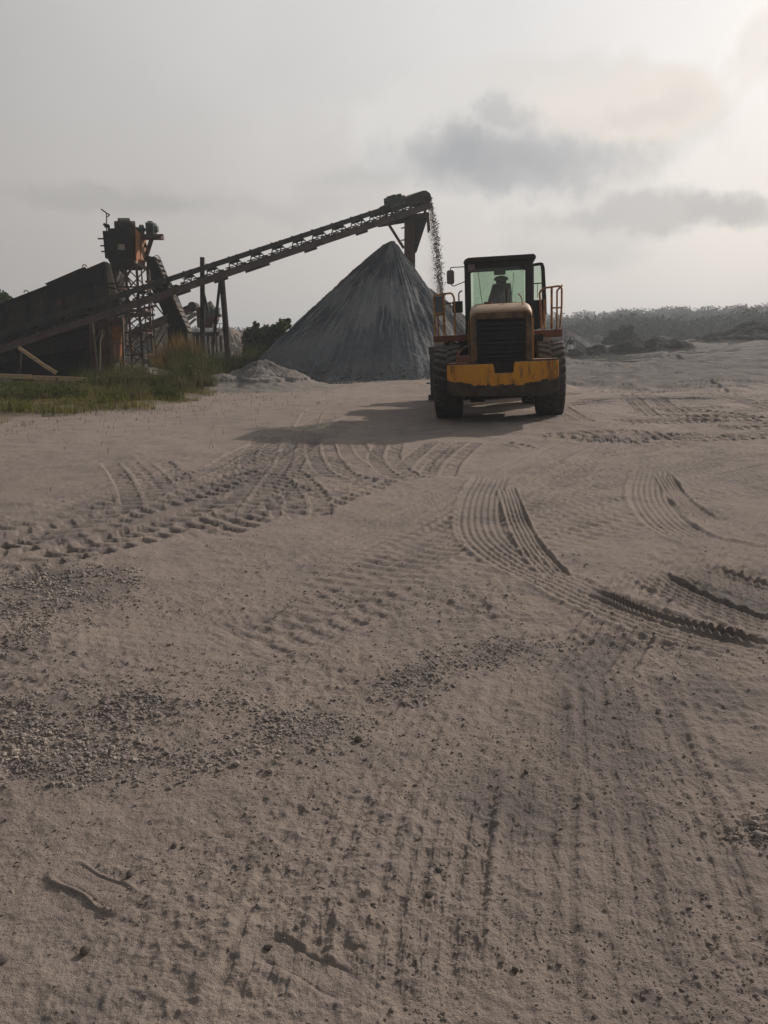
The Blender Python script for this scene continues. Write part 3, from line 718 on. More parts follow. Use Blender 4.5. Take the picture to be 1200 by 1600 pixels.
p = AT(228, 576, 27.5); cone_pile('rubble_heap', [(p.x, 27.5, p.z, .45), (p.x+.7, 27.2, p.z-.12, .4), (p.x-.9, 27.6, p.z-.1, .4)], 2.2, M['rubble'], 133, 140, 60, .05, .14, label='small whitish rubble mound among the weeds below the lattice tower', cat='rubble heap', lump=.12)
p = AT(250, 497, 58); cone_pile('rubble_heap', [(p.x, 58, p.z, .55)], 8, M['farmound'], 132, 140, 60, .2, .15, label='brown heap behind the lattice tower', cat='rubble heap')
FG = 'grey heaps along the far edge of the yard'
for nm, px, py, yy, sl_, R0, mt, lab in [
    ('spoil_heap', 876, 513, 80, .62, 8, 'farmound', 'grey pointed heap just right of the loader handrail'),
    ('spoil_heap', 893, 521, 84, .60, 7, 'farmound', 'second grey heap from the loader, behind the person'),
    ('spoil_heap', 925, 521, 98, .50, 9, 'farmound', 'darker grey heap between the loader and the leafy shrub'),
    ('spoil_heap', 945, 526, 96, .5, 8, 'farmound', 'grey heap directly left of the leafy shrub'),
    ('spoil_heap', 1000, 531, 74, .55, 5, 'darkmound', 'dark overgrown heap right of the leafy shrub'),
    ('spoil_heap', 1036, 523, 84, .55, 6, 'farmound', 'pointed dark heap below the middle of the tree line'),
    ('spoil_heap', 1052, 531, 80, .45, 5.5, 'farmound', 'brownish heap right of the pointed dark heap'),
    ('spoil_heap', 1078, 529, 84, .45, 6, 'farmound', 'low heap with rubble near the rising track'),
    ('spoil_heap', 1098, 527, 92, .4, 6, 'farmound', 'rightmost of the small heaps before the rising track'),
    ('spoil_heap', 1192, 503, 72, .38, 9, 'darkmound', 'wide almost black heap at the right edge on the rise')]:
    p = AT(px, py, yy)
    cone_pile(nm, [(p.x, yy, p.z, sl_)], R0, M[mt], 140+px, 160, 60, .12, .12, False, label=lab, cat='spoil heap', group=FG, lump=.25, flatten=.35 if px > 1150 else .05)
pa = AT(905, 552, 63)
cone_pile('earth_bank', [(pa.x+i*1.5, 63+.5*math.sin(i), .72+.22*math.sin(i*2.3)+(.35 if i > 2 else 0)+hz(pa.x+i*1.5, 63), .5) for i in (0, 1, 2, 3, 4, 5, -1, -2)], 9.5, M['darkmound'], 170, 300, 90, .06, .10, False,
          label='long low bank of dark earth behind the walking person', cat='earth bank', group=FG, lump=.2)

# ------------------------------------------------------------------ foliage
def leaves(name, blobs, n, size, mat, parent=None, origin=(0, 0, 0), seed=0, shell=.6, aspect=2.0, gap=.35):
    """leaf-sized folded quads through the volume of several uneven blobs"""
    q = np.random.RandomState(seed); B = np.array(blobs, float)     # cx cy cz rx ry rz
    wgt = (B[:, 3]*B[:, 4]*B[:, 5])**.67; k = q.choice(len(B), n, p=wgt/wgt.sum())
    d = q.randn(n, 3); d /= np.linalg.norm(d, axis=1)[:, None]; r = shell+(1.08-shell)*q.rand(n)**.7
    P = B[k, :3]+d*r[:, None]*B[k, 3:6]
    sc_ = 1.6/B[:, 3].mean()
    cl = gn(P[:, 0]*sc_*1.5+P[:, 2]*sc_, P[:, 1]*sc_*1.5-P[:, 2]*sc_*1.2, seed+3); P = P[cl > -gap]; cl = cl[cl > -gap]; n = len(P)
    a = q.randn(n, 3); a[:, 2] = a[:, 2]*.6+.2; a /= np.linalg.norm(a, axis=1)[:, None]; b = np.cross(a, q.randn(n, 3)); b /= np.linalg.norm(b, axis=1)[:, None]
    s = size*(.6+.8*q.rand(n))[:, None]
    v = np.stack([P-a*s, P+b*s/aspect, P+a*s, P-b*s/aspect], 1).reshape(-1, 3)
    tone = np.repeat(np.clip(.5+.35*q.randn(n), 0, 1), 4)
    f = np.arange(n*4).reshape(n, 4)
    return link(name, np_mesh(name, v-np.array(origin), f, mat, False, {'tone': tone}), parent, (0, 0, 0) if parent else origin)
def limbs(base, tips, r, mat, name, parent, origin, fork=.35):
    m = MB(); base = Vector(base)
    for i, t_ in enumerate(tips):
        t_ = Vector(t_); s = base.lerp(t_, fork)+Vector((random.uniform(-.1, .1), random.uniform(-.1, .1), .15))*((t_-base).length*.3); s.x = base.x+(t_.x-base.x)*.25; s.y = base.y+(t_.y-base.y)*.25
        m.tube([base, s, s.lerp(t_, .5)+Vector((0, 0, .06)), t_], [r, r*.62, r*.38, r*.15], 7)
    return m.build(name, mat, parent, origin)
random.seed(3)
# green bush between the rubble and the gravel cone
b0 = AT(418, 556, 44); z0 = hz(b0.x, 44)
bush = empty('bush', (b0.x, 44, z0), 'dark green leafy bush between the rubble and the gravel cone', 'bush')
bl = []
for px, py, rx, rz in [(392, 530, .45, .6), (399, 513, .22, .28), (408, 528, .45, .5), (417, 517, .3, .3), (425, 530, .5, .5), (433, 516, .35, .35), (441, 508, .22, .38), (450, 506, .13, .3), (440, 530, .5, .5), (408, 543, .6, .4), (430, 545, .6, .4), (390, 545, .4, .4), (398, 506, .1, .15)]:
    p = AT(px, py, 44+random.uniform(-.6, .6)); bl.append((p.x, p.y, p.z, rx, rx*1.1, rz))
leaves('foliage', bl, 4800, .15, M['leaf'], bush, (b0.x, 44, z0), 5, .3, 1.8, .12)
limbs((b0.x, 44, z0-.05), [b[:3] for b in bl[::2]], .07, M['bark'], 'stem', bush, (b0.x, 44, z0))
# tree at the left edge
t0 = AT(-18, 560, 47); z0 = hz(t0.x, 47)
tree = empty('broadleaf_tree', (t0.x, 47, z0), 'green broadleaf tree at the left edge behind the feed hopper', 'tree')
bl = []
for px, py, rx in [(6, 470, .5), (-20, 478, 1.0), (2, 468, .45), (8, 488, .45), (-45, 470, 1.2), (0, 500, .5), (-25, 505, 1.1), (-60, 500, 1.2), (12, 478, .25), (4, 460, .25), (-10, 455, .35)]:
    p = AT(px, py, 47+random.uniform(-.8, .8)); bl.append((p.x, p.y, p.z, rx, rx, rx*.8))
leaves('crown', bl, 9000, .10, M['leaf'], tree, (t0.x, 47, z0), 6, .4, 1.7, .4)
limbs((t0.x, 47, z0-.1), [b[:3] for b in bl], .16, M['bark'], 'trunk', tree, (t0.x, 47, z0))
# leafy shrub by the far heaps: arching fronds
s0 = AT(968, 541, 88); z0 = hz(s0.x, 88)
shrub = empty('shrub', (s0.x, 88, z0), 'leafy green shrub with arching fronds among the far grey heaps', 'shrub')
bl = []
for px, py, rx, rz in [(960, 532, .9, .8), (968, 526, .8, .7), (958, 522, .5, .4), (973, 520, .35, .8), (982, 518, .3, .7), (986, 514, .25, .5), (978, 530, .8, .7), (950, 534, .6, .6), (988, 530, .5, .6)]:
    p = AT(px, py, 88+random.uniform(-.6, .6)); bl.append((p.x, p.y, p.z, rx, rx, rz))
leaves('foliage', bl, 3500, .22, M['leafdark'], shrub, (s0.x, 88, z0), 7, .2, 2.6, .5)
limbs((s0.x, 88, z0), [b[:3] for b in bl], .08, M['bark'], 'stem', shrub, (s0.x, 88, z0))

# far-off wood on the rising land: reads as one mass
q = np.random.RandomState(21)
TV = []; bl = []
def skyline(px):   # photo y of the crowns
    return np.interp(px, [-400, 300, 870, 900, 960, 1000, 1080, 1140, 1175, 1200, 1300, 1800], [528, 524, 503, 498, 489, 490, 492, 485, 479, 480, 478, 476])
for i in range(1500):
    yy = q.uniform(125, 300); px = q.uniform(-350, 1750)
    top = skyline(px)+4+7*float(gn(np.array([px*.035]), np.array([yy*.02]), 8)[0])+q.uniform(-2, 4)+(300-yy)/135*9*q.rand()
    p = AT(px, 540, yy); g = hz(p.x, yy); zt = H+yy*(535-top)/1235
    ht = max(3.0, min(zt-g, 14)); rx = q.uniform(1.8, 5.2)
    for k in range(3):
        bl.append((p.x+q.uniform(-1, 1)*rx*.7, yy+q.uniform(-1, 1)*rx*.7, g+ht-rx*.5-k*q.uniform(.6, 2.2), rx*q.uniform(.5, .95), rx*.8, rx*q.uniform(.35, .65)))
wood = leaves('far_wood', bl, 480000, .33, M['wood'], None, (40, 230, 0), 22, .45, 1.4, .55)
tag(wood, 'hazy line of woodland along the low hills behind the yard', 'woodland', kind='stuff')
print('macro ok')

# grass, weeds
def blades(name, P, Hh, lean, wd, mat, seed, label, cat, origin):
    q = np.random.RandomState(seed); n = len(P); an = q.rand(n)*6.283; ln = lean*(.3+q.rand(n)); h = Hh*(.5+.7*q.rand(n))
    dx, dy = np.cos(an)*ln*h, np.sin(an)*ln*h; wx, wy = -np.sin(an)*wd, np.cos(an)*wd
    fr = [(0, 0, 1), (.3, .5, .85), (1, .95, .12)]
    vs = []
    for t_, hz_, w_ in fr:
        for sg in (-1, 1): vs.append(np.stack([P[:, 0]+dx*t_+sg*wx*w_, P[:, 1]+dy*t_+sg*wy*w_, P[:, 2]+h*hz_-(.02 if t_ == 0 else 0)], -1))
    v = np.stack(vs, 1).reshape(-1, 3); b_ = (np.arange(n)*6)[:, None]
    f = np.concatenate([b_+np.array([[0, 1, 3, 2]]), b_+np.array([[2, 3, 5, 4]])])
    tone = np.repeat(np.clip(.45+.4*q.randn(n), 0, 1), 6)
    o = link(name, np_mesh(name, v-np.array(origin), f, mat, False, {'tone': tone}), None, origin)
    return tag(o, label, cat, kind='stuff')
def veg_points(n, x0, x1, y0, y1, fn, seed):
    q = np.random.RandomState(seed); x = q.uniform(x0, x1, n); y = q.uniform(y0, y1, n)
    k = q.rand(n) < fn(x, y); x, y = x[k], y[k]; return x, y, macro(x, y)
x, y, z = veg_points(260000, -26, -4, 11, 40, lambda x, y: veg_mask(x, y)*np.clip(.5+1.6*fbm(x*.9, y*.9, 3, 90)*1.4, 0, 1)*.75, 1)
hgt = (.09+.22*np.clip(.4+1.6*fbm(x*.5, y*.5, 2, 91), 0, 1.4))*(1-.6*ss(24, 27, y)*ss(-8, -10, x))
print('grass', len(x))
blades('grass', np.stack([x, y, z], -1), hgt, .7, .010, M['grass'], 2, 'short yellow-green grass covering the left bank below the plant', 'grass', (-12, 22, 0))
# sparse tufts straggling into the sand
x, y, z = veg_points(26000, -12, -1, 8, 28, lambda x, y: np.exp(-np.abs(x-np.interp(y, VY, VX)-.8)/2.2)*ss(.10, .3, fbm(x*2.6, y*2.6, 2, 92)), 3)
blades('grass_tufts', np.stack([x, y, z], -1), np.full(len(x), .10), .9, .004, M['dry'], 4, 'thin dry tufts of grass straggling over the sand edge', 'grass', (-7, 18, 0))
WC = []   # weed thicket: clumps placed by ground position and height
for px, yy, top, rx in [(20, 21, 612, 1.1), (75, 22, 606, 1.2), (120, 24, 600, 1.2), (160, 26, 592, 1.1), (185, 25, 582, .9), (205, 27, 572, .9), (235, 25, 588, 1.0), (262, 25, 588, .9), (285, 26, 574, .8), (300, 27, 562, .7), (322, 26.5, 592, .4), (250, 22, 606, .7), (190, 21, 612, .8),
                        (318, 29, 556, .8), (332, 28, 582, .5), (345, 31, 560, .7), (365, 33, 562, .7), (375, 36, 556, .9), (270, 30, 578, .9), (245, 25, 605, .8), (210, 24, 606, .8), (40, 26, 598, 1.0), (-20, 22, 605, 1.3), (150, 30, 582, 1.0), (295, 31, 556, .8), (395, 38, 553, .7)]:
    p = AT(px, top, yy); g = hz(p.x, yy); WC.append((p.x, yy, g+(p.z-g)*.45, rx*.8, rx*.8, max((p.z-g)*.62, .2)))
wl = leaves('weeds', WC, 42000, .065, M['weed'], None, (-9, 27, 0), 31, .15, 3.2, .18)
tag(wl, 'thick dark green weeds growing over the bank below the conveyor', 'weeds', kind='stuff')
q = np.random.RandomState(5); P = []
for c_ in WC:
    n = 420; a_ = q.rand(n)*6.283; r_ = np.sqrt(q.rand(n))*c_[3]*1.2; xx = c_[0]+r_*np.cos(a_); yy = c_[1]+r_*np.sin(a_)
    P.append(np.stack([xx, yy, macro(xx, yy), (c_[2]+c_[5]-hz(c_[0], c_[1]))*q.uniform(.7, 1.55, n)], -1))
P = np.concatenate(P); blades('weed_stalks', P[:, :3], np.maximum(P[:, 3], .2), .45, .009, M['weed'], 6, 'upright weed stalks sticking out of the green thicket', 'weeds', (-9, 27, 0))
P = []
for px, yy, top, rx in [(276, 33, 512, .55), (262, 33, 530, .5), (290, 33, 522, .4), (252, 32, 545, .5), (285, 32, 540, .6), (305, 34, 530, .4), (265, 31, 555, .6)]:
    p = AT(px, top, yy); g = hz(p.x, yy); n = 420; a_ = q.rand(n)*6.283; r_ = np.sqrt(q.rand(n))*rx; xx = p.x+r_*np.cos(a_); y2 = yy+r_*np.sin(a_)
    P.append(np.stack([xx, y2, macro(xx, y2), np.full(n, (p.z-g)*.9)], -1))
P = np.concatenate(P); blades('dry_reeds', P[:, :3], P[:, 3], .30, .012, M['dry'], 8, 'tall straw-yellow dry reeds standing beside the lattice tower', 'dry reeds', (-9, 33, 0))

# ------------------------------------------------------------------ main conveyor
CA, CB = AT(0, 518, 30), AT(662, 303, 40)
cdir = (CB-CA).normalized(); P0 = CA-cdir*4.6; CL = (CB-P0).length
lat = Vector((-cdir.y, cdir.x, 0)).normalized(); nrm = cdir.cross(lat).normalized()
if nrm.z < 0: nrm = -nrm
CM = Matrix((cdir, lat, nrm)).transposed().to_4x4(); CM.translation = P0      # local: x along, y far side (+), z up
def on_conv(px):
    """distance along the belt whose picture column is px"""
    best = min((abs(600+1200*(P0+cdir*s).x/((P0+cdir*s).y*math.cos(PITCH)+(H-(P0+cdir*s).z)*math.sin(PITCH))-px), s) for s in [i*.05 for i in range(int(CL/.05)+1)])
    return best[1]
base_p = Vector((P0.x, P0.y, hz(P0.x, P0.y)))
conv = empty('belt_conveyor', base_p, 'long inclined belt conveyor dropping stones beside the gravel cone', 'conveyor')
W2 = .48
m = MB(CM)
for sd_ in (-1, 1):
    m.box((CL/2, sd_*W2, -.60), (CL, .045, .26)); m.box((CL/2, sd_*(W2+.035), -.50), (CL, .07, .02)); m.box((CL/2, sd_*(W2+.035), -.70), (CL, .07, .02))
n_id = int(CL/1.08)
for i in range(n_id): m.box((i*1.08+.5, 0, -.66), (.07, 2*W2-.05, .06))
m.build('side_channel', M['channel'], conv, base_p, .006)
m = MB(CM)   # troughed carrying belt
prof = [(-.46, -.02), (-.40, -.10), (-.2, -.17), (.2, -.17), (.40, -.10), (.46, -.02)]
prof2 = [(a, b-.035) for a, b in prof][::-1]
m.prism([(-.1, a, b) for a, b in prof+prof2], (CL, 0, 0))
for i in range(60):   # stones riding the belt
    pass
m.box((CL/2, 0, -.47), (CL, .78, .02))
m.build('belt', M['belt'], conv, base_p)
m = MB(CM)
for sd_ in (-1, 1): m.box((CL*.5-.6, sd_*.505, -.10), (CL-1.6, .03, .20))
m.build('skirt_board', M['belt'], conv, base_p, .004)
for i in range(n_id):
    x_ = i*1.08+.5; m = MB(CM)
    for sd_ in (-1, 1):
        m.bar((x_-.20, sd_*W2, -.50), (x_-.02, sd_*W2, -.22), .035, .05, up=(0, 1, 0)); m.bar((x_+.22, sd_*W2, -.50), (x_+.03, sd_*W2, -.22), .035, .05, up=(0, 1, 0))
        m.box((x_, sd_*(W2+.0), -.14), (.05, .10, .34)); m.bar((x_+.38, sd_*W2, -.49), (x_+.55, sd_*W2, -.40), .03, .05, up=(0, 1, 0)); m.bar((x_+.7, sd_*W2, -.49), (x_+.55, sd_*W2, -.40), .03, .05, up=(0, 1, 0))
    for dx_ in (-.3, .3): m.box((x_+dx_*1.0, 0, -.40), (.05, .9, .05))
    m.bar((x_-.45, -W2, -.22), (x_-.05, -W2, -.46), .03, .05, up=(0, 1, 0)); m.box((x_+.1, -W2, -.46), (.42, .04, .08))
    m.cyl((x_, -.2, -.25), (x_, .2, -.25), .055, 10); m.cyl((x_, -.22, -.25), (x_, -.45, -.13), .055, 10); m.cyl((x_, .22, -.25), (x_, .45, -.13), .055, 10)
    o = m.build('idler', M['dark'], conv, base_p)
for px in (172, 235, 270, 330, 378, 395, 470, 550):
    s_ = on_conv(px); MB(CM).box((s_, -W2-.01, -.77), (.62, .12, .10)).build('bracket', M['dark'], conv, base_p, .005)
# head end: drum, cover, motor
hx = CL-.25
MB(CM).cyl((hx, -.5, -.24), (hx, .5, -.24), .26, 28).build('head_drum', M['belt'], conv, base_p)
m = MB(CM); m.prism([(hx-2.2, -.55, -.02), (hx-2.0, -.55, .05), (hx-.25, -.55, .16), (hx+.05, -.55, .13), (hx+.24, -.55, -.05), (hx+.28, -.55, -.34), (hx-.2, -.55, -.44), (hx-.5, -.55, -.30), (hx-2.2, -.55, -.36)], (0, .05, 0))
m.prism([(hx-2.2, .5, -.02), (hx-2.0, .5, .05), (hx-.25, .5, .16), (hx+.05, .5, .13), (hx+.24, .5, -.05), (hx+.28, .5, -.34), (hx-.2, .5, -.44), (hx-.5, .5, -.30), (hx-2.2, .5, -.36)], (0, .05, 0))
m.box((hx-1.0, 0, .09), (1.9, 1.0, .03), Matrix.Rotation(R(-3.5), 3, 'Y')); m.cyl((hx, -.62, -.2), (hx, -.50, -.2), .12, 16); m.cyl((hx, -.75, -.2), (hx, -.6, -.2), .04, 10)
m.box((hx+.33, -.1, -.12), (.24, .05, .04)); m.build('head_cover', M['dark'], conv, base_p, .01)
s_ = on_conv(611); m = MB(CM)
m.cyl((s_-.42, -.35, .10), (s_+.40, -.35, .12), .24, 20); m.box((s_, -.35, -.08), (.9, .5, .10)); m.cyl((s_+.45, -.35, .12), (s_+.62, -.35, .12), .12, 14); m.box((s_-.1, -.35, .36), (.4, .2, .07))
for k_ in range(7): m.box((s_-.35+k_*.11, -.35, .12), (.025, .53, .46))
m.build('drive_motor', M['motor'], conv, base_p, .012)
# support frame and post under the head
pY = 40.15
m = MB(); a_, b_, c_, d_ = AT(590, 350, pY), AT(668, 337, pY), AT(640, 342, pY), AT(632, 344, pY)
for dy in (-.35, .35):
    o_ = Vector((0, dy, 0)); m.bar(a_+o_, b_+o_, .12, .22)
    for px in (603, 618, 650, 664):
        t_ = AT(px, 338, pY)+o_; tt = AT(px, 320, pY)+o_; m.bar((t_.x, t_.y, t_.z-.1), (tt.x, tt.y, tt.z+.1), .10)
    m.bar(b_+o_+Vector((.0, 0, .1)), b_+o_+Vector((.08, 0, -.75)), .10)
for px in (592, 625, 655): t_ = AT(px, 346-(px-592)*.15, pY); m.bar(t_+Vector((0, -.4, 0)), t_+Vector((0, .4, 0)), .10)
m.build('head_frame', M['dark'], conv, base_p, .008)
pt = AT(640.5, 342, pY); m = MB(); m.box((pt.x, pY, pt.z/2), (.54, .5, pt.z)); 
for py in (356, 375): t_ = AT(630, py, pY-.2); m.box((t_.x, t_.y, t_.z), (.22, .08, .06), Matrix.Rotation(R(-12), 3, 'Y'))
m.build('post', M['brown'], conv, base_p, .015)
m = MB(); m.prism([AT(648, 336, pY-.32), AT(668, 334, pY-.32), AT(667, 345, pY-.32), AT(651, 394, pY-.32), AT(648, 396, pY-.32)], (0, .06, 0)); m.build('gusset', M['darker'], conv, base_p, .008)
m = MB(); m.bar(AT(607, 350, pY-.3), AT(631, 388, pY-.3), .13); m.build('brace', M['brown'], conv, base_p, .008)
# legs further down
def leg(px0, py0, px1, py1, y0, y1, wd, mat='pole'):
    t_, b_ = AT(px0, py0, y0), AT(px1, py1, y1); g = hz(b_.x, b_.y); 
    k_ = (t_.z-(g-.15))/(t_.z-b_.z) if b_.z < t_.z else 1; b2 = t_+(b_-t_)*k_
    return MB().tube([t_, t_.lerp(b2, .5)+Vector((.01, 0, 0)), b2], [wd*.46, wd*.5, wd*.55], 10)
yl = (P0+cdir*on_conv(346)).y
leg(346, 428, 357.5, 572, yl-.4, yl-.55, .26).build('leg', M['pole'], conv, base_p)
leg(316, 402, 316.5, 572, yl+.2, yl+.2, .22).build('leg', M['pole'], conv, base_p)
MB().bar(AT(344, 436, yl-.3), AT(335, 520, yl+.9), .10).bar(AT(335, 520, yl+.9), AT(332, 560, yl+1.1), .10).build('brace', M['pole'], conv, base_p)
MB().bar(AT(317, 452, yl+.2), AT(326, 490, yl+.2), .09).build('brace', M['pole'], conv, base_p)
leg(30, 545, 28, 596, 30.6, 30.6, .2).build('leg', M['pole'], conv, base_p)

# the falling stones
q = np.random.RandomState(9); n = 3600; t_ = q.rand(n)**.85
st = P0+cdir*(CL+.05)-nrm*.15; fall = st.z-3.3
tt = np.sqrt(t_)*math.sqrt(2*fall/9.81); vx = np.array([cdir.x, cdir.y])*1.12
off = q.randn(n, 2)*np.array([.095, .12])+np.outer(tt, [1, 0])*q.randn(n, 1)*.035
P = np.stack([st.x+vx[0]*tt+off[:, 0], st.y+vx[1]*tt+off[:, 1], st.z-.5*9.81*tt**2+q.randn(n)*.08], -1)
fs = stones('falling_stones', P, np.clip(q.lognormal(math.log(.016), .4, n), .007, .04), M['stonedark'], 1.0, origin=tuple(st))
tag(fs, 'stream of crushed stones falling from the conveyor head', 'falling stones', kind='stuff')
n = 1300; t_ = .25+.75*q.rand(n); tt = np.sqrt(t_)*math.sqrt(2*fall/9.81)
P = np.stack([st.x+vx[0]*tt-.15-np.abs(q.randn(n))*.16*tt, st.y+vx[1]*tt+q.randn(n)*.2, st.z-.5*9.81*tt**2], -1)
fs = stones('falling_grit', P, q.uniform(.006, .012, n), M['stonedark'], 1.0, origin=tuple(st))
tag(fs, 'thin veil of fine grit blowing left of the falling stones', 'falling grit', kind='stuff')

dmt, t, out = base_mat('airborne_dust')
tc = t.node('ShaderNodeTexCoord').outputs['Object']
dn = t.math('MULTIPLY', t.ramp(t.noise(tc, 1.3, 3), .35, .7), .30)
t.l.new(t.node('ShaderNodeVolumePrincipled', {'Color': (.72, .62, .55, 1), 'Density': dn, 'Anisotropy': .2}).outputs[0], out.inputs['Volume'])
m = MB(); m.tube([(st.x+vx[0]*t_-.12-.25*t_, st.y+vx[1]*t_, st.z-.5*9.81*t_*t_) for t_ in (.28, .4, .55, .70, .85, 1.02, 1.15)], [.06, .16, .26, .34, .42, .48, .5], 16)
tag(m.build('dust_plume', dmt, None, tuple(st)), 'faint pinkish dust drifting beside the falling stones', 'dust', kind='stuff')

# ------------------------------------------------------------------ crushing plant at the left
YP = 34.5
def poly(m, pts, Yd, th): m.prism([AT(a, b, Yd) for a, b in pts], (0, th, 0)); return m
hop0 = AT(70, 590, YP); hop = empty('feed_hopper', (hop0.x, YP, hz(hop0.x, YP)), 'black steel feed hopper with sloping rim behind the conveyor foot', 'hopper'); ho = hop.location.copy()
m = MB(); poly(m, [(-80, 505), (0, 478), (8, 473), (40, 461), (72, 449), (100, 440), (130, 427), (163, 409), (166, 470), (166, 540), (-80, 580)], YP, 3.0); m.build('side_wall', M['dark'], hop, ho, .02)
m = MB()
poly(m, [(70, 443), (128, 418), (132, 417), (134, 421), (74, 447)], YP-.06, .14); poly(m, [(72, 447), (134, 420), (163, 408), (165, 412), (165, 440), (76, 470)], YP-.04, .06)
for a_, b_ in ((4, 476), (40, 461), (98, 438), (140, 421)): p = AT(a_, b_, YP-.05); m.bar(p, p-Vector((0, 0, 2.2)), .09, .07)
poly(m, [(-80, 502), (0, 474), (72, 446), (72, 449), (0, 477), (-80, 506)], YP-.08, .2)
m.build('rim', M['darker'], hop, ho, .01)
for px, py in ((41, 457), (132, 417)):
    p = AT(px, py, YP); MB().tube(arc(p, .09, 0, 180, 8, (1, 0, 0), (0, 0, 1)), .022, 6).build('lifting_eye', M['dark'], hop, ho)
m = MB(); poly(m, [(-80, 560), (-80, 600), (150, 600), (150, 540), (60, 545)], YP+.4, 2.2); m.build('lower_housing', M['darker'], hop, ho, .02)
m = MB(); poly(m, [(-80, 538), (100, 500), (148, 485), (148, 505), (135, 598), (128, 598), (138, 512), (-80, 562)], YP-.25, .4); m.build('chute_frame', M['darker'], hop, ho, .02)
m = MB(); poly(m, [(139, 505), (150, 502), (152, 598), (141, 598)], YP-.5, .5); poly(m, [(155, 505), (172, 500), (175, 598), (158, 598)], YP-.45, .5); m.build('column', M['brown'], hop, ho, .015)
m = MB(); poly(m, [(165, 408), (171, 412), (181, 452), (181, 470), (169, 470)], YP+.3, .1); m.build('end_plate', M['plaster'], hop, ho, .005)
m = MB(); m.bar(AT(168, 443, YP+.2), AT(181, 443, YP+.2), .05); m.bar(AT(168, 449, YP+.2), AT(181, 451, YP+.2), .05); m.build('end_strap', M['darker'], hop, ho)

# screen tower with head box, motor, lattice
tw0 = AT(205, 590, 36); tw = empty('screen_tower', (tw0.x, 36, hz(tw0.x, 36)), 'screen tower with dark head box and rust-orange side above the hopper', 'tower'); to = tw.location.copy()
zb, zt = AT(190, 415, 36).z, AT(190, 364, 36).z
A_, B_ = AT(162, 390, 35.3), AT(209, 390, 35.6); Cc = AT(227, 390, 36.9)
m = MB()
def quadbox(m, a, b, c_, z0_, z1_, shrink=1.0):
    a, b, c_ = Vector((a.x, a.y, 0)), Vector((b.x, b.y, 0)), Vector((c_.x, c_.y, 0)); d_ = a+(c_-b); cen = (a+c_)/2
    lo = [cen+(v-cen)*shrink for v in (a, b, c_, d_)]
    vs = [(v.x, v.y, z0_) for v in lo]+[(v.x, v.y, z1_) for v in (a, b, c_, d_)]
    return m.add(vs, [(0, 3, 2, 1), (4, 5, 6, 7), (0, 1, 5, 4), (1, 2, 6, 5), (2, 3, 7, 6), (3, 0, 4, 7)])
zk = AT(190, 404, 35.4).z
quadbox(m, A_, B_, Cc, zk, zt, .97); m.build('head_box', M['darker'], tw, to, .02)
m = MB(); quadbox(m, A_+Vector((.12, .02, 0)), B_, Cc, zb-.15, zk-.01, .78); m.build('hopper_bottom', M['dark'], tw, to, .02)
off = Vector((.03, -.02, 0))
m = MB(); r0 = AT(210.5, 358, 35.6)+off; r1 = AT(227, 372, 36.85)+off; r2 = AT(225, 421, 36.85)+off; r3 = AT(211.5, 409, 35.6)+off
m.prism([r0, r1, r2, r3], (.025, -.01, 0)); m.build('side_sheet', M['rust'], tw, to, .003)
m = MB(); m.prism([r0.lerp(r1, .45)+Vector((.03, -.02, -.35)), r1+Vector((.03, -.02, -.15)), r2+Vector((.03, -.02, .35)), r3.lerp(r2, .5)+Vector((.03, -.02, .2))], (.015, -.008, 0)); m.build('patch_sheet', M['ltrust'], tw, to)
m = MB(); m.bar(AT(211, 409, 35.5), AT(228, 421, 36.8), .08, .1); m.build('sill_bar', M['plaster'], tw, to)
p0_, p1_ = AT(185, 386, 35.35), AT(195, 386, 35.4); MB().box(((p0_.x+p1_.x)/2, p0_.y-.03, p0_.z), (.30, .04, .24)).build('inspection_plate', M['plaster'], tw, to, .005)
m = MB()
a_, b_ = AT(180, 358, 36.0), AT(212, 358, 36.2)
m.cyl(a_, b_, .34, 26); m.cyl(AT(186, 354, 35.8), AT(203, 354, 36), .36, 22); m.box((a_.x+.45, 36.05, a_.z-.2), (1.15, .95, .35))
m.cyl(AT(174, 361, 36), AT(180, 361, 36), .12, 12); m.cyl(AT(212, 358, 36.2), AT(222, 360, 36.3), .10, 12)
m.build('drive_drum', M['dark'], tw, to, .01)
m = MB(); c0 = AT(228, 358, 36.3); c1 = AT(243, 358, 36.4); m.cyl(c0, c1, .26, 22); m.cyl(AT(244, 358, 36.4), AT(247, 358, 36.4), .14, 14); m.cyl(AT(219, 359, 36.3), AT(224, 359, 36.3), .22, 16); m.cyl(AT(224, 359, 36.3), AT(228, 359, 36.3), .07, 10)
m.box((c0.x+.22, 36.35, c0.z-.3), (.5, .5, .14)); m.box((c0.x+.2, 36.35, c0.z+.28), (.2, .2, .12))
for k_ in range(6): m.box((c0.x+.07+k_*.065, 36.35, c0.z), (.02, .58, .54))
m.build('motor', M['motor'], tw, to, .008)
m = MB(); m.bar(AT(221, 370.5, 36.4), AT(254, 370.5, 36.4), .5, .2); m.bar(AT(240, 368, 36.0), AT(255, 367, 36.0), .06, .08); m.bar(AT(237, 373, 36.4), AT(226, 408, 36.9), .16, .12); m.bar(AT(226, 380, 36.6), AT(232, 392, 36.6), .1, .1)
m.build('bracket', M['brown'], tw, to, .008)
for py, l_ in ((373, 9), (384, 5), (393, 3.5)): MB().bar(AT(162-l_, py, 35.6), AT(166, py, 35.6), .05, .06).build('peg', M['brown'], tw, to)
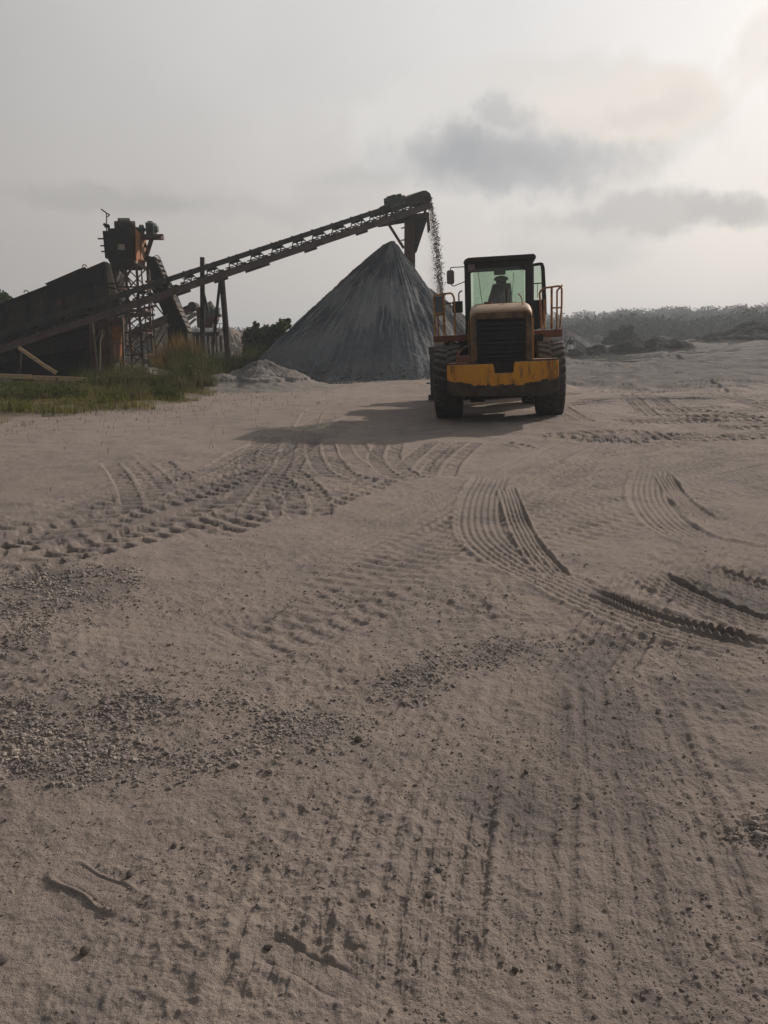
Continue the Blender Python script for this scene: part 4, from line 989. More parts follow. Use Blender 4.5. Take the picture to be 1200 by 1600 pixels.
# lamp mast on the head box
lz = AT(166, 365, 36); mast = empty('lamp_mast', (lz.x, 36, lz.z-.02), 'thin crooked lamp mast standing on top of the head box', 'lamp mast'); mo = mast.location.copy()
MB().tube([AT(166.5, 364, 36), AT(166.5, 334, 36)], .025, 7).build('mast', M['dark'], mast, mo)
m = MB(); m.bar(AT(158.5, 327, 36), AT(168, 334, 36), .12, .05); m.bar(AT(166, 333, 36), AT(171.5, 335, 36), .04); m.bar(AT(171.5, 335, 36), AT(168, 339, 36), .04); m.build('lamp_head', M['dark'], mast, mo)
m = MB(); m.bar(AT(162, 350, 36), AT(170, 355, 36), .1, .12); m.bar(AT(170, 352, 36), AT(170, 364, 36), .08); m.box(tuple(AT(167, 353, 36)), (.2, .1, .14)); m.build('clamp', M['dark'], mast, mo)
# lattice legs
def lattice(m, x0, x1, yf, yb, ztop, zbot, nb=5, w_=.07, taper=0.0):
    P_ = lambda x, y, z: Vector((x, y, z))
    for x in (x0, x1):
        for y in (yf, yb): m.bar(P_(x, y, zbot), P_(x, y, ztop), w_)
    for k_ in range(nb+1):
        z = zbot+(ztop-zbot)*k_/nb
        for y in (yf, yb): m.bar(P_(x0, y, z), P_(x1, y, z), w_*.8)
        for x in (x0, x1): m.bar(P_(x, yf, z), P_(x, yb, z), w_*.8)
        if k_ < nb:
            z2 = zbot+(ztop-zbot)*(k_+1)/nb
            for y in (yf-.03, yb+.03): m.bar(P_(x0, y, z), P_(x1, y, z2), w_*.55); m.bar(P_(x1, y, z), P_(x0, y, z2), w_*.55)
    return m
m = MB(); xl, xr = AT(188, 500, 36).x, AT(222, 500, 36).x; lattice(m, xl, xr, 35.7, 37.3, zb+.05, to.z, 5, .09); m.build('lattice_frame', M['brown'], tw, to)
m = MB(); xl, xr = AT(229, 500, 35).x, AT(241, 500, 35).x
for x_ in (xl, xr): m.bar((x_, 35, hz(x_, 35)-.1), (x_-.18, 35.3, AT(228, 420, 35).z), .055)
for py in (440, 470, 492, 527, 565): t_ = AT(236, py, 34.97); m.box((t_.x-.04, t_.y, t_.z), (.42, .06, .10))
for a_, b_ in ((430, 452), (452, 486), (492, 522)): m.bar(AT(230, a_, 35.05), AT(241, b_, 35.05), .04)
m.build('ladder', M['lattice'], tw, to)
m = MB()
for a_, b_, c_, d_ in ((205, 490, 232, 470), (207, 470, 232, 500), (205, 505, 228, 490), (192, 535, 238, 572), (238, 470, 262, 500), (243, 530, 262, 490), (205, 445, 190, 420), (190, 445, 206, 420), (243, 545, 266, 505)): MB().bar(AT(a_, b_, 35.6), AT(c_, d_, 35.9), .06).build('cross_brace', M['lattice'], tw, to)
MB().bar(AT(198, 493, 35.5), AT(236, 491, 35.5), .12, .2).build('cross_beam', M['lattice'], tw, to); MB().bar(AT(214, 484, 35.5), AT(243, 478, 35.5), .10).build('cross_beam', M['lattice'], tw, to)
# rust-orange hanging chute between stakes
ch0 = AT(192, 575, 33.6); ch = empty('discharge_chute', (ch0.x, 33.6, hz(ch0.x, 33.6)), 'rust-orange tapering sheet metal chute hanging under the conveyor', 'chute'); co_ = ch.location.copy()
m = MB(); poly(m, [(175, 508), (190, 508), (188, 566), (180, 566), (171, 530)], 33.6, .30); m.build('sheet', M['rust'], ch, co_, .006)
m = MB(); poly(m, [(174, 533), (188, 533), (187, 565), (180, 565), (176, 545)], 33.56, .03); m.build('lower_sheet', M['ltrust'], ch, co_)
m = MB(); poly(m, [(176, 497), (191, 495), (191, 508), (175, 509)], 33.55, .35); m.build('collar', M['brown'], ch, co_, .006)
m = MB(); m.bar(AT(171, 535, 33.5), AT(190, 536, 33.5), .06); m.bar(AT(170.5, 500, 33.5), AT(177, 580, 33.5), .09); m.bar(AT(191, 500, 33.5), AT(194, 578, 33.5), .09); m.build('frame', M['lattice'], ch, co_)
# bare stakes and a dead branch in front of the columns
for (pts, lab) in (([(144, 503), (148, 535), (151, 560), (153, 592)], 'thin pale stake leaning in front of the left rusty column'), ([(160, 515), (156, 535), (156, 560), (155, 596)], 'crooked bare sapling with a fork before the rusty columns')):
    P_ = [AT(a, b, 32.6) for a, b in pts]; b_ = P_[-1]; b_.z = min(b_.z, hz(b_.x, b_.y)); m = MB().tube(P_, [.03, .04, .045, .05], 7)
    m.tube([P_[1], P_[1]+Vector((.18, 0, .28)), P_[1]+Vector((.26, 0, .5))], [.025, .02, .01], 6)
    tag(m.build('stake', M['bark'], None, b_), lab, 'stake')
m = MB().tube([AT(150, 590, 32.4), AT(144, 601, 32.4), AT(136, 607, 32.4), AT(126, 603, 32.3)], [.05, .045, .04, .02], 7)
tag(m.build('dead_branch', M['bark'], None, AT(140, 604, 32.4)), 'curved dead branch at the foot of the bare stakes', 'branch')
# dark steep elevator
el0 = AT(275, 540, 36); ev = empty('bucket_elevator', (el0.x, 36, hz(el0.x, 36)), 'steep dark elevator slanting down to the right from the tower', 'elevator'); eo = ev.location.copy()
m = MB(); poly(m, [(228, 398), (240, 402), (268, 455), (292, 515), (296, 545), (262, 545), (262, 505), (246, 470), (230, 440)], 36.2, .9); m.build('casing', M['darker'], ev, eo, .02)
m = MB()
for k_ in range(15):
    a_, b_ = 241+k_*3.6, 404+k_*8.0; p = AT(a_, b_, 36.15); m.box((p.x+.02, 36.5, p.z), (.20, .8, .12), Matrix.Rotation(R(58+random.uniform(-14, 14)), 3, 'Y'))
m.build('bucket_chain', M['dark'], ev, eo)
m = MB()
for k_ in range(5): a_ = 243+k_*3; p = AT(a_+2, 405+k_*7.5, 36.1); m.tube(arc(p, .16, -70, 110, 6, (1, 0, 0), (0, 0, 1)), .02, 5)
m.build('cable_loops', M['dark'], ev, eo)
# timbers
PLK = 'sawn timbers before the hopper'
def plank(pts, yd, wd, th, lab):
    a, b = AT(*pts[0], yd), AT(*pts[1], yd); m = MB(); m.bar(a, b, th, wd); c_ = (a+b)/2
    o = m.build('timber', M['timber'], None, Vector((c_.x, c_.y, min(a.z, b.z)-wd/2)), .01); tag(o, lab, 'timber', PLK)
plank([(-40, 586), (49, 589)], 28.6, .16, .22, 'left of two long timbers lying end to end below the hopper')
plank([(53, 590), (136, 593)], 28.4, .15, .2, 'right of two long timbers lying end to end below the hopper')
plank([(29, 543), (73, 574)], 28.9, .13, .08, 'pale plank leaning diagonally against the dark hopper')
plank([(72, 573), (88, 583)], 28.9, .14, .08, 'short grey plank at the foot of the leaning pale plank')
m = MB().tube(bend([AT(58, 594, 28.3), AT(66, 601, 28.3), AT(78, 602, 28.3), AT(86, 597, 28.3), AT(90, 590, 28.3)], .3), .04, 7)
tag(m.build('hose', M['bark'], None, AT(75, 602, 28.3)), 'pale bent root looping under the right long timber', 'root')
# concrete blocks under the timbers
for px, lab in ((10, 'small concrete block under the left end of the timbers'), (95, 'small concrete block under the right timber')):
    p = AT(px, 597, 28.5); g = hz(p.x, 28.5); zt_ = AT(px, 592 if px > 50 else 589, 28.5).z-.085; hh = max(zt_-g+.1, .1)
    tag(MB().box((p.x, 28.5, zt_-hh/2), (.4, .25, hh)).build('concrete_block', M['concrete'], None, Vector((p.x, 28.5, zt_-hh)), .01), lab, 'block')

# second, more distant crushing line
YS = 46.0
s0 = AT(290, 560, YS); sp = empty('screening_plant', (s0.x, YS, hz(s0.x, YS)), 'smaller rusty screening plant with its own belt behind the conveyor legs', 'screening plant'); so = sp.location.copy()
m = MB(); a_, b_ = AT(190, 531, YS), AT(303, 482, YS)
for dy in (-.4, .4): m.bar(a_+Vector((0, dy, 0)), b_+Vector((0, dy, 0)), .08, .22)
m.build('belt_frame', M['brown'], sp, so); m = MB(); m.bar(a_+Vector((0, 0, .22)), b_+Vector((0, 0, .22)), .8, .10); m.cyl(b_+Vector((0, -.45, .12)), b_+Vector((0, .45, .12)), .24, 18); m.build('belt', M['belt'], sp, so)
m = MB(); a2, b2 = AT(190, 545, YS-.6), AT(275, 502, YS-.6); m.bar(a2, b2, .5, .10); m.build('return_chute', M['plaster'], sp, so)
m = MB(); poly(m, [(306, 482), (322, 476), (338, 480), (336, 500), (330, 512), (308, 512)], YS, 1.2); m.build('screen_box', M['brown'], sp, so, .02)
m = MB(); poly(m, [(280, 520), (342, 518), (342, 524), (280, 526)], YS-.2, 1.6)
for px in (284, 300, 318, 338): p = AT(px, 522, YS); m.bar((p.x, YS, p.z), (p.x+random.uniform(-.1, .1), YS, hz(p.x, YS)-.1), .14); m.bar((p.x, YS+1.2, p.z), (p.x, YS+1.2, hz(p.x, YS)-.1), .14)
for k_ in range(9): p = AT(282+k_*7, 525, YS-.3); m.bar(p, p-Vector((random.uniform(-.1, .1), 0, random.uniform(.6, 1.3))), .07)
m.build('stand', M['dark'], sp, so)
m = MB(); c0, c1 = AT(322, 484, YS-.3), AT(334, 484, YS-.3); m.cyl(c0, c1, .30, 16); m.cyl(AT(336, 486, YS-.3), AT(343, 486, YS-.3), .22, 14); m.box(tuple(AT(334, 493, YS-.3)), (.9, .4, .16)); m.build('motor', M['motor'], sp, so, .01)
for a_, b_, c_, d_, w_, h_ in ((318, 480, 331, 472, .2, .18), (290, 500, 306, 490, .3, .2), (283, 492, 300, 486, .3, .25), (290, 512, 306, 498, .12, .12)): MB().bar(AT(a_, b_, YS-.2), AT(c_, d_, YS-.2), w_, h_).build('feed_arm', M['plaster'], sp, so)
m = MB()
for px in (338, 343, 348): p = AT(px, 506, YS); m.bar(p, p-Vector((0, 0, .55)), .035)
m.bar(AT(330, 505.5, YS), AT(349, 505.5, YS), .035); m.bar(AT(330, 514, YS), AT(349, 514, YS), .03); m.build('handrail', M['lattice'], sp, so)

# ------------------------------------------------------------------ wheel loader
LO = Vector((2.53, 16.95, .03)); ps, ro = R(7.5), R(2.5)
L3 = Matrix.Rotation(-ps, 3, 'Z') @ Matrix.Rotation(-ro, 3, 'Y')
ld = empty('wheel_loader', LO, 'dusty yellow wheel loader seen from behind in the middle of the yard', 'wheel loader')
ld.rotation_euler = L3.to_euler()
def part(m, name, mat, parent=None, bevel=.01): return m.build(name, M[mat] if isinstance(mat, str) else mat, parent or ld, None, bevel)
# tyre: lugged ring, axis x
def tyre_mesh(Rr=.79, W=.60):
    na_, prof = 336, []
    pts = [(-.16, .42), (-.23, .43), (-.285, .50), (-.30, .60), (-.295, .68), (-.27, .735)]
    tread = [(-.262, .752)]+[(-.262+.524*i/20, .757+.012*math.cos((-.262+.524*i/20)/.262*1.2)) for i in range(1, 20)]+[(.262, .752)]
    prof = pts+tread+[(-a, b) for a, b in pts[::-1]]
    prof = np.array(prof); k_ = len(prof); th = np.linspace(0, 2*np.pi, na_, endpoint=False)
    xx = np.repeat(prof[None, :, 0], na_, 0); rr_ = np.repeat(prof[None, :, 1], na_, 0); tt_ = np.repeat(th[:, None], k_, 1)
    u = xx/.27; ph = tt_/(2*np.pi)*26-np.abs(u)*.62+np.where(u > 0, .5, 0); fr = np.abs((ph % 1)-.5)*2
    lug = ss(.40, .52, fr)*ss(.02, .08, np.abs(u)); onT = ss(.70, .745, rr_)
    rr_ = rr_+onT*(lug*.040-.012); xx = xx+np.sign(xx)*onT*lug*.012*ss(.9, 1, np.abs(u))
    v = np.stack([xx, rr_*np.sin(tt_), rr_*np.cos(tt_)], -1).reshape(-1, 3)
    ix = np.arange(na_*k_).reshape(na_, k_); a_, b_ = ix[:, :-1], np.roll(ix, -1, 0)[:, :-1]
    f = np.stack([a_, a_+1, b_+1, b_], -1).reshape(-1, 4)
    return np_mesh('tyre', v, f, M['rubber'], True)
TM = tyre_mesh()
rim = MB(); rim.tube([(-.16, 0, 0), (-.16, 0, 0)], .43, 4, False)
rim = MB(); rim.tube([(-.17, 0, 0), (-.10, 0, 0), (-.04, 0, 0), (.04, 0, 0), (.10, 0, 0), (.17, 0, 0)], [.44, .40, .38, .38, .40, .44], 32); rim.cyl((-.22, 0, 0), (.22, 0, 0), .17, 24)
rim.v = [v for v in rim.v]
first = None
def wheel(loc, parent, rotx):
    global first
    if first is None:
        o = rim.build('wheel', M['rim'], parent, None, 0); first = o
    else:
        o = first.copy(); col.objects.link(o); o.parent = parent
    o.location = loc; o.rotation_euler = (rotx, 0, 0)
    t_ = link('tyre', TM, o); return o
WR = .785
wheel((-1.08, 0, WR-.01), ld, .1); wheel((1.08, 0, WR-.01), ld, .32)
# front unit turned a little to the left
FM = Matrix.Translation((0, 1.6, 0)) @ Matrix.Rotation(R(4.6), 4, 'Z')
ff = MB(FM)
for x_ in (-1.08, 1.08):
    o = wheel((0, 0, 0), ld, .2); o.matrix_local = FM @ Matrix.Translation((x_, 1.6, WR-.05)) @ Matrix.Rotation(.3, 4, 'X')
# chassis
m = MB(); m.box((0, -.2, .80), (.95, 2.6, .55)); m.box((0, 0, .72), (1.7, .34, .34)); m.cyl((-.25, 0, .7), (.25, 0, .7), .30, 18); m.box((0, 1.2, .75), (.5, 1.2, .5)); m.box((-.45, -1.0, .55), (.3, .5, .3)); m.box((.62, .9, 1.0), (.5, .9, .75)); m.box((-.66, .9, 1.05), (.45, .9, .8))
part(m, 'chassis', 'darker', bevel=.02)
m = MB(FM); m.box((0, .9, .85), (.9, 1.9, .7)); m.box((0, 1.6, .72), (1.7, .34, .34)); m.box((0, 1.4, 1.45), (.75, .7, .9)); part(m, 'front_frame', 'orange', bevel=.02)
for x_ in (-.55, .55):
    m = MB(FM); m.prism([(x_-.06, .9, 1.85), (x_-.06, 1.3, 2.0), (x_-.06, 2.6, 1.5), (x_-.06, 3.5, .55), (x_-.06, 3.7, .2), (x_-.06, 3.4, .2), (x_-.06, 2.3, 1.15)], (.12, 0, 0)); part(m, 'lift_arm', 'orange', bevel=.015)
    m = MB(FM); m.cyl((x_*.72, .9, 1.0), (x_*.72, 2.6, 1.2), .08, 14); part(m, 'lift_cylinder', 'steel', bevel=0)
for x_ in (-1.12, 1.12):
    m = MB(FM); m.prism([(x_-.33, .85, 1.45), (x_-.33, 1.15, 1.72), (x_-.33, 2.1, 1.72), (x_-.33, 2.45, 1.35), (x_-.33, 2.42, 1.30), (x_-.33, 2.08, 1.67), (x_-.33, 1.17, 1.67), (x_-.33, .88, 1.42)], (.66, 0, 0)); part(m, 'front_fender', 'platform', bevel=.005)
# bucket
m = MB(FM); prof = [(4.85, .03), (3.75, .03), (3.45, .18), (3.35, .55), (3.45, 1.0), (3.75, 1.36), (3.85, 1.40), (3.85, 1.34), (3.52, .97), (3.43, .55), (3.52, .24), (3.78, .09), (4.85, .08)]
m.prism([(-1.5, a, b) for a, b in prof], (3.0, 0, 0)); part(m, 'bucket', 'steel', bevel=.006)
for x_ in (-1.5, 1.46):
    m = MB(FM); m.prism([(x_-.0, 4.85, .03), (x_, 3.75, .03), (x_, 3.45, .18), (x_, 3.35, .55), (x_, 3.45, 1.0), (x_, 3.75, 1.40), (x_, 4.05, 1.38), (x_, 4.7, .35)], (.04, 0, 0)); part(m, 'bucket_side', 'steel', bevel=.004)
m = MB(FM); m.box((-1.5, 3.42, .72), (.16, .14, 1.2)); m.box((-1.5, 3.42, 1.42), (.2, .1, .22)); m.box((-1.52, 3.42, .12), (.26, .2, .16)); part(m, 'bucket_edge_post', 'steel', bevel=.006)
for x_ in (-1.1, -.6, 0, .6, 1.1):
    pass
# counterweight with towing recess
m = MB(); y0, y1 = -1.75, -.85
def cwslab(m, x0, x1, z0_, z1_, ya=y0, yb=y1): m.box(((x0+x1)/2, (ya+yb)/2, (z0_+z1_)/2), (x1-x0, yb-ya, z1_-z0_))
prof = [(-1.03, 1.17), (-1.03, .64), (-.88, .56), (.95, .51), (1.13, .60), (1.13, 1.19), (.27, 1.19), (.27, 1.155), (.22, 1.11), (.27, 1.11), (.27, .985), (-.10, .985), (-.10, 1.11), (-.13, 1.15), (-.10, 1.17)]
prof = [(-1.03, 1.17), (-1.03, .64), (-.88, .56), (.95, .51), (1.13, .60), (1.13, 1.19), (.29, 1.19), (.27, 1.12), (.26, .985), (-.10, .985), (-.11, 1.10), (-.13, 1.17)]
m.prism([(a, y0, b) for a, b in prof], (0, .9, 0)); part(m, 'counterweight', 'yellow', bevel=.018)
m = MB(); m.box((.08, y0+.20, 1.08), (.42, .25, .24)); m.cyl((.08, y0+.05, .9), (.08, y0+.05, 1.16), .025, 10); part(m, 'tow_hitch', 'darker', bevel=.005)
m = MB(); m.prism([(.62, y0+.03, 1.193), (1.10, y0+.02, 1.193), (1.12, y0+.25, 1.193), (.60, y0+.7, 1.193)], (0, 0, .035)); part(m, 'top_plate', 'platform', bevel=.004)
m = MB(); m.prism([(-1.02, y0+.05, 1.172), (-.60, y0+.03, 1.172), (-.60, y0+.7, 1.172), (-.98, y0+.7, 1.172)], (0, 0, .035)); part(m, 'top_plate', 'platform', bevel=.004)
# hood: rounded shell
def hood_sec(y, w_, zb_, zt_, r_):
    out = [(-w_, y, zb_)]
    for a0, cx in ((180, -w_+r_), (90, w_-r_)):
        for k_ in range(7): t_ = R(a0-k_*15); out.append((cx+r_*math.cos(t_), y, zt_-r_+r_*math.sin(t_)))
    out.append((w_, y, zb_)); return out
secs = [hood_sec(-1.56, .585, 1.10, 2.14, .13), hood_sec(-1.50, .60, 1.10, 2.20, .14), hood_sec(-1.30, .61, 1.10, 2.27, .15), hood_sec(-.8, .62, 1.15, 2.34, .16), hood_sec(.2, .63, 1.2, 2.40, .16), hood_sec(.85, .63, 1.25, 2.42, .16)]
n_ = len(secs[0]); vs = [p for s in secs for p in s]; cx_ = .04
fsx = [(i*n_+k_, i*n_+k_+1, (i+1)*n_+k_+1, (i+1)*n_+k_) for i in range(len(secs)-1) for k_ in range(n_-1)]
m = MB(Matrix.Translation((cx_, 0, 0))); m.add(vs, fsx, True)
hood = part(m, 'hood', 'tan', bevel=0); sm_ = hood.modifiers.new('thick', 'SOLIDIFY'); sm_.thickness = .03; sm_.offset = -1
# rear frame round the grille
m = MB(Matrix.Translation((cx_, 0, 0)))
fr_o = hood_sec(-1.57, .588, 1.10, 2.145, .13); gw, g0_, g1_ = .475, 1.15, 2.03
inner = [(-gw, -1.57, g0_)]+[(-gw, -1.57, g1_)]*7+[(gw, -1.57, g1_)]*7+[(gw, -1.57, g0_)]
vv = fr_o+inner+[(x_, y_+.09, z_) for x_, y_, z_ in inner]; nn_ = len(fr_o)
m.add(vv, [(k_, k_+1, nn_+k_+1, nn_+k_) for k_ in range(nn_-1)]+[(nn_+k_, nn_+k_+1, 2*nn_+k_+1, 2*nn_+k_) for k_ in range(nn_-1)]+[(0, nn_, 2*nn_-1, nn_-1), (nn_, 2*nn_, 3*nn_-1, 2*nn_-1)])
part(m, 'hood_frame', 'hoodframe', bevel=0)
m = MB(Matrix.Translation((cx_, 0, 0))); m.box((0, -1.44, 1.59), (.96, .04, .90))
for k_ in range(10): m.box((0, -1.49, 1.19+k_*.09), (.93, .06, .022), Matrix.Rotation(R(-28), 3, 'X'))
for k_ in (0, 1, 2, 3): m.box((0, -1.515, 1.24+k_*.23), (.92, .02, .03))
for x_ in (-.44, .44): m.box((x_, -1.51, 1.59), (.03, .035, .88))
part(m, 'grille', 'grille', bevel=0)
m = MB(Matrix.Translation((cx_, 0, 0))); m.box((0, -1.50, 1.125), (1.16, .18, .05)); part(m, 'grille_sill', 'platform', bevel=.005)
# right side strip, its sunlit brightness put into the orange paint, and seams
m = MB(Matrix.Translation((cx_, 0, 0))); m.box((.625, -.35, 1.62), (.02, 2.2, .78)); part(m, 'side_panel', 'orange', bevel=.004)
m = MB(Matrix.Translation((cx_, 0, 0))); m.box((-.632, -.35, 1.62), (.015, 2.2, .78)); part(m, 'side_panel', 'tan', bevel=.004)
m = MB(); m.tube(bend([(.47, -1.30, 2.25), (.46, -1.15, 2.42), (.40, -1.05, 2.50)], .06), .014, 7); part(m, 'hood_handle', 'rail', bevel=0)
m = MB(); m.cyl((.19, -.2, 2.38), (.19, -.2, 2.66), .035, 12); m.cyl((.19, -.2, 2.60), (.19, -.2, 2.64), .05, 12); part(m, 'exhaust_pipe', 'steel', bevel=0)
m = MB(); m.cyl((-.2, -.5, 2.36), (-.2, -.5, 2.40), .09, 16); part(m, 'filler_cap', 'platform', bevel=0)
m = MB(); m.cyl((.1, -.9, 2.34), (.1, -.9, 2.355), .05, 14); part(m, 'filler_cap', 'platform', bevel=0)
# seams as thin raised strips of the hood lid
m = MB(); m.bar((-.45, -1.20, 2.297), (-.45, .8, 2.425), .012, .006); m.bar((.50, -1.20, 2.297), (.50, .8, 2.425), .012, .006); m.bar((-.5, -.75, 2.351), (.58, -.75, 2.351), .012, .006); part(m, 'hood_seam', 'darker', bevel=0)
# cab
Yr, Yf = .92, 2.35; XL, XR = -.72, .80
m = MB()
def post(m, a, b, w_=.10, d_=.10): m.bar(a, b, w_, d_)
for x_, w_ in ((XL+.07, .14), (XR-.09, .17)): m.prism([(x_-w_/2, Yr, 1.7), (x_+w_/2, Yr, 1.7), (x_+w_/2, Yr, 3.30), (x_-w_/2, Yr, 3.30)], (0, .10, 0))
for x_ in (XL+.03, XR-.03): m.bar((x_, Yf, 1.7), (x_, Yf-.12, 3.3), .06, .08); m.bar((x_, Yr+.8, 1.75), (x_, Yr+.8, 3.3), .05, .05)
m.box(((XL+XR)/2, Yr+.05, 3.27), (XR-XL-.02, .095, .13)); m.box((.02+(XL+XR)/2, Yr+.05, 2.25), (XR-XL-.3, .06, .30)); m.box(((XL+XR)/2, Yf-.1, 3.28), (XR-XL-.12, .08, .08)); m.box(((XL+XR)/2, Yf, 2.0), (XR-XL-.12, .06, .4))
for x_ in (XL+.03, XR-.03): m.box((x_, (Yr+Yf)/2, 2.05), (.05, Yf-Yr-.1, .55)); m.box((x_, (Yr+Yf)/2-.03, 3.29), (.05, Yf-Yr-.22, .07))
for a0, sx, cx2 in ((90, 1, XL+.20), (90, -1, XR-.26)):     # rounded upper corners of the rear window
    for k_ in range(5): t_ = R(k_*18); m.box((cx2-sx*.0-sx*.07*math.sin(t_), Yr+.05, 3.19-.06*(1-math.cos(t_))), (.05, .08, .06))
part(m, 'cab_frame', 'cab', bevel=.012)
m = MB(); m.box(((XL+XR)/2+.02, (Yr+Yf)/2, 1.62), (XR-XL+.02, Yf-Yr+.1, .18)); part(m, 'cab_floor', 'darker', bevel=.01)
m = MB(); c0 = (XL+XR)/2
m.prism([(XL-.02, Yr-.14, 3.33), (XL+.02, Yr-.16, 3.395), (XL+.09, Yr-.16, 3.43), (XR+.0, Yr-.16, 3.435), (XR+.05, Yr-.15, 3.40), (XR+.05, Yr-.14, 3.33)], (0, Yf-Yr+.28, 0))
m.box((c0+.02, (Yr+Yf)/2, 3.445), (XR-XL-.3, Yf-Yr-.2, .03)); part(m, 'roof', 'cab', bevel=.015)
for x_, y_ in ((XL+.12, Yr-.1), (.25, Yr-.1), (XR-.05, Yr-.1)): pass
m = MB(); m.box((.04, Yr+.045, 2.79), (1.13, .012, .86)); part(m, 'rear_window', 'glass', bevel=0)
m = MB(); m.bar((c0, Yf-.0, 2.2), (c0, Yf-.10, 3.24), XR-XL-.14, .008, up=(0, 1, 0)); part(m, 'windscreen', 'glass', bevel=0)
for x_ in (XL+.03,): m = MB(); m.box((x_, 1.35, 2.78), (.008, .70, .92)); m.box((x_, 2.0, 2.78), (.008, .45, .92)); part(m, 'side_window', 'glass', bevel=0)
m = MB(); m.bar((-.42, Yr+.0, 3.16), (-.33, Yr+.0, 2.42), .012, .012); part(m, 'wiper', 'seat', bevel=0)
m = MB(); m.bar((.42, Yf-.08, 3.2), (.36, Yf-.06, 2.5), .012, .012); part(m, 'wiper', 'seat', bevel=0)
m = MB(); m.box((.07, Yr+.32, 3.14), (.26, .2, .14)); part(m, 'roof_console', 'seat', bevel=.015)
m = MB(); m.cyl((-.56, Yr-.10, 3.22), (-.56, Yr-.02, 3.22), .06, 16); m.box((-.56, Yr-.0, 3.22), (.16, .06, .16)); part(m, 'work_lamp', 'mirrorback', bevel=.004)
# operator's seat
m = MB(); m.prism([(-.24, 1.5, 2.3), (.37, 1.5, 2.3), (.36, 1.52, 2.5), (.33, 1.55, 2.90), (-.09, 1.55, 2.90), (-.13, 1.54, 2.76), (-.2, 1.52, 2.55)], (0, .13, 0)); m.box((.06, 1.75, 2.15), (.55, .5, .18)); m.box((.06, 1.75, 1.88), (.4, .4, .36)); part(m, 'seat', 'seat', bevel=.03)
m = MB(); hp = [(-.07, 1.55, 2.99), (-.03, 1.55, 3.045), (.06, 1.55, 3.075), (.15, 1.55, 3.075), (.24, 1.55, 3.04), (.28, 1.55, 2.99), (.24, 1.55, 2.97), (-.03, 1.55, 2.97)]
m.prism(hp, (0, .10, 0)); m.box((.105, 1.6, 2.93), (.24, .05, .09)); part(m, 'headrest', 'seat', bevel=.012)
m = MB(); m.tube(arc((.05, 2.15, 2.5), .19, 0, 360, 20, (1, 0, 0), (0, .35, .94)), .015, 6, False); m.cyl((.05, 2.17, 2.5), (.05, 2.28, 2.0), .03, 8); part(m, 'steering_wheel', 'seat', bevel=0)
m = MB(); m.cyl((.18, 1.2, 2.40), (.18, 1.2, 2.62), .02, 8); m.cyl((.18, 1.2, 2.60), (.18, 1.2, 2.67), .035, 10); part(m, 'lever', 'mirrorback', bevel=0)
# open right door, swung out
DM = Matrix.Translation((XR-.0, 1.62, 0)) @ Matrix.Rotation(R(-72), 4, 'Z')    # local +y runs along the door
dl = .34
DM = Matrix.Translation((XR, 1.60, 0)) @ Matrix.Rotation(R(-90), 4, 'Z')
out_ = [(0, 0, 3.30), (0, .20, 3.32), (0, .26, 3.30), (0, .295, 3.20), (0, .315, 2.85), (0, .335, 2.45), (0, .34, 2.2), (0, .30, 1.98), (0, .22, 1.86), (0, .10, 1.82), (0, 0, 1.84)]
inn = [(0, .05, 3.24), (0, .18, 3.25), (0, .20, 3.24), (0, .215, 3.15), (0, .225, 2.85), (0, .235, 2.52), (0, .235, 2.50), (0, .2, 2.49), (0, .15, 2.49), (0, .1, 2.49), (0, .05, 2.49)]
m = MB(DM); n_ = len(out_); v4 = [(x_+dx, y_, z_) for dx in (0, .05) for (x_, y_, z_) in out_]+[(x_+dx, y_, z_) for dx in (0, .05) for (x_, y_, z_) in inn]
fq = []
for k_ in range(n_):
    j_ = (k_+1) % n_; fq += [(k_, j_, 2*n_+j_, 2*n_+k_), (n_+k_, 3*n_+k_, 3*n_+j_, n_+j_), (k_, n_+k_, n_+j_, j_), (2*n_+k_, 2*n_+j_, 3*n_+j_, 3*n_+k_)]
m.add(v4, fq); m.box((.025, .14, 2.86), (.03, .19, .025)); m.box((.025, .13, 2.70), (.02, .012, .33)); m.box((.025, -.04, 3.0), (.04, .1, .05)); m.box((.025, -.04, 2.1), (.04, .1, .05))
door = part(m, 'door', 'cab', bevel=.006)
m = MB(DM); m.box((.025, .13, 2.86), (.01, .20, .76)); part(m, 'door_glass', 'glass', door, 0)
m = MB(DM); m.tube(bend([(-.03, .26, 2.6), (-.08, .27, 2.6), (-.08, .27, 2.3), (-.03, .26, 2.3)], .04), .012, 6); part(m, 'door_handle', 'rail', door, 0)
# mirror
m = MB(); m.prism([(-1.17, 2.2, 3.00), (-1.03, 2.2, 2.99), (-1.0, 2.2, 3.03), (-1.0, 2.2, 3.28), (-1.03, 2.2, 3.32), (-1.15, 2.2, 3.32), (-1.18, 2.2, 3.28), (-1.18, 2.2, 3.05)], (0, .05, 0)); mir = part(m, 'mirror', 'mirrorback', bevel=.015)
m = MB(); m.tube(bend([(-1.09, 2.22, 3.32), (-1.08, 2.22, 3.38), (-.74, 2.25, 3.38)], .06), .012, 7); part(m, 'mirror_arm', 'cab', mir, 0)
m = MB(); m.tube(bend([(-1.09, 2.22, 3.0), (-1.03, 2.22, 2.94), (-.74, 2.25, 3.04)], .05), .012, 7); part(m, 'mirror_arm', 'cab', mir, 0)
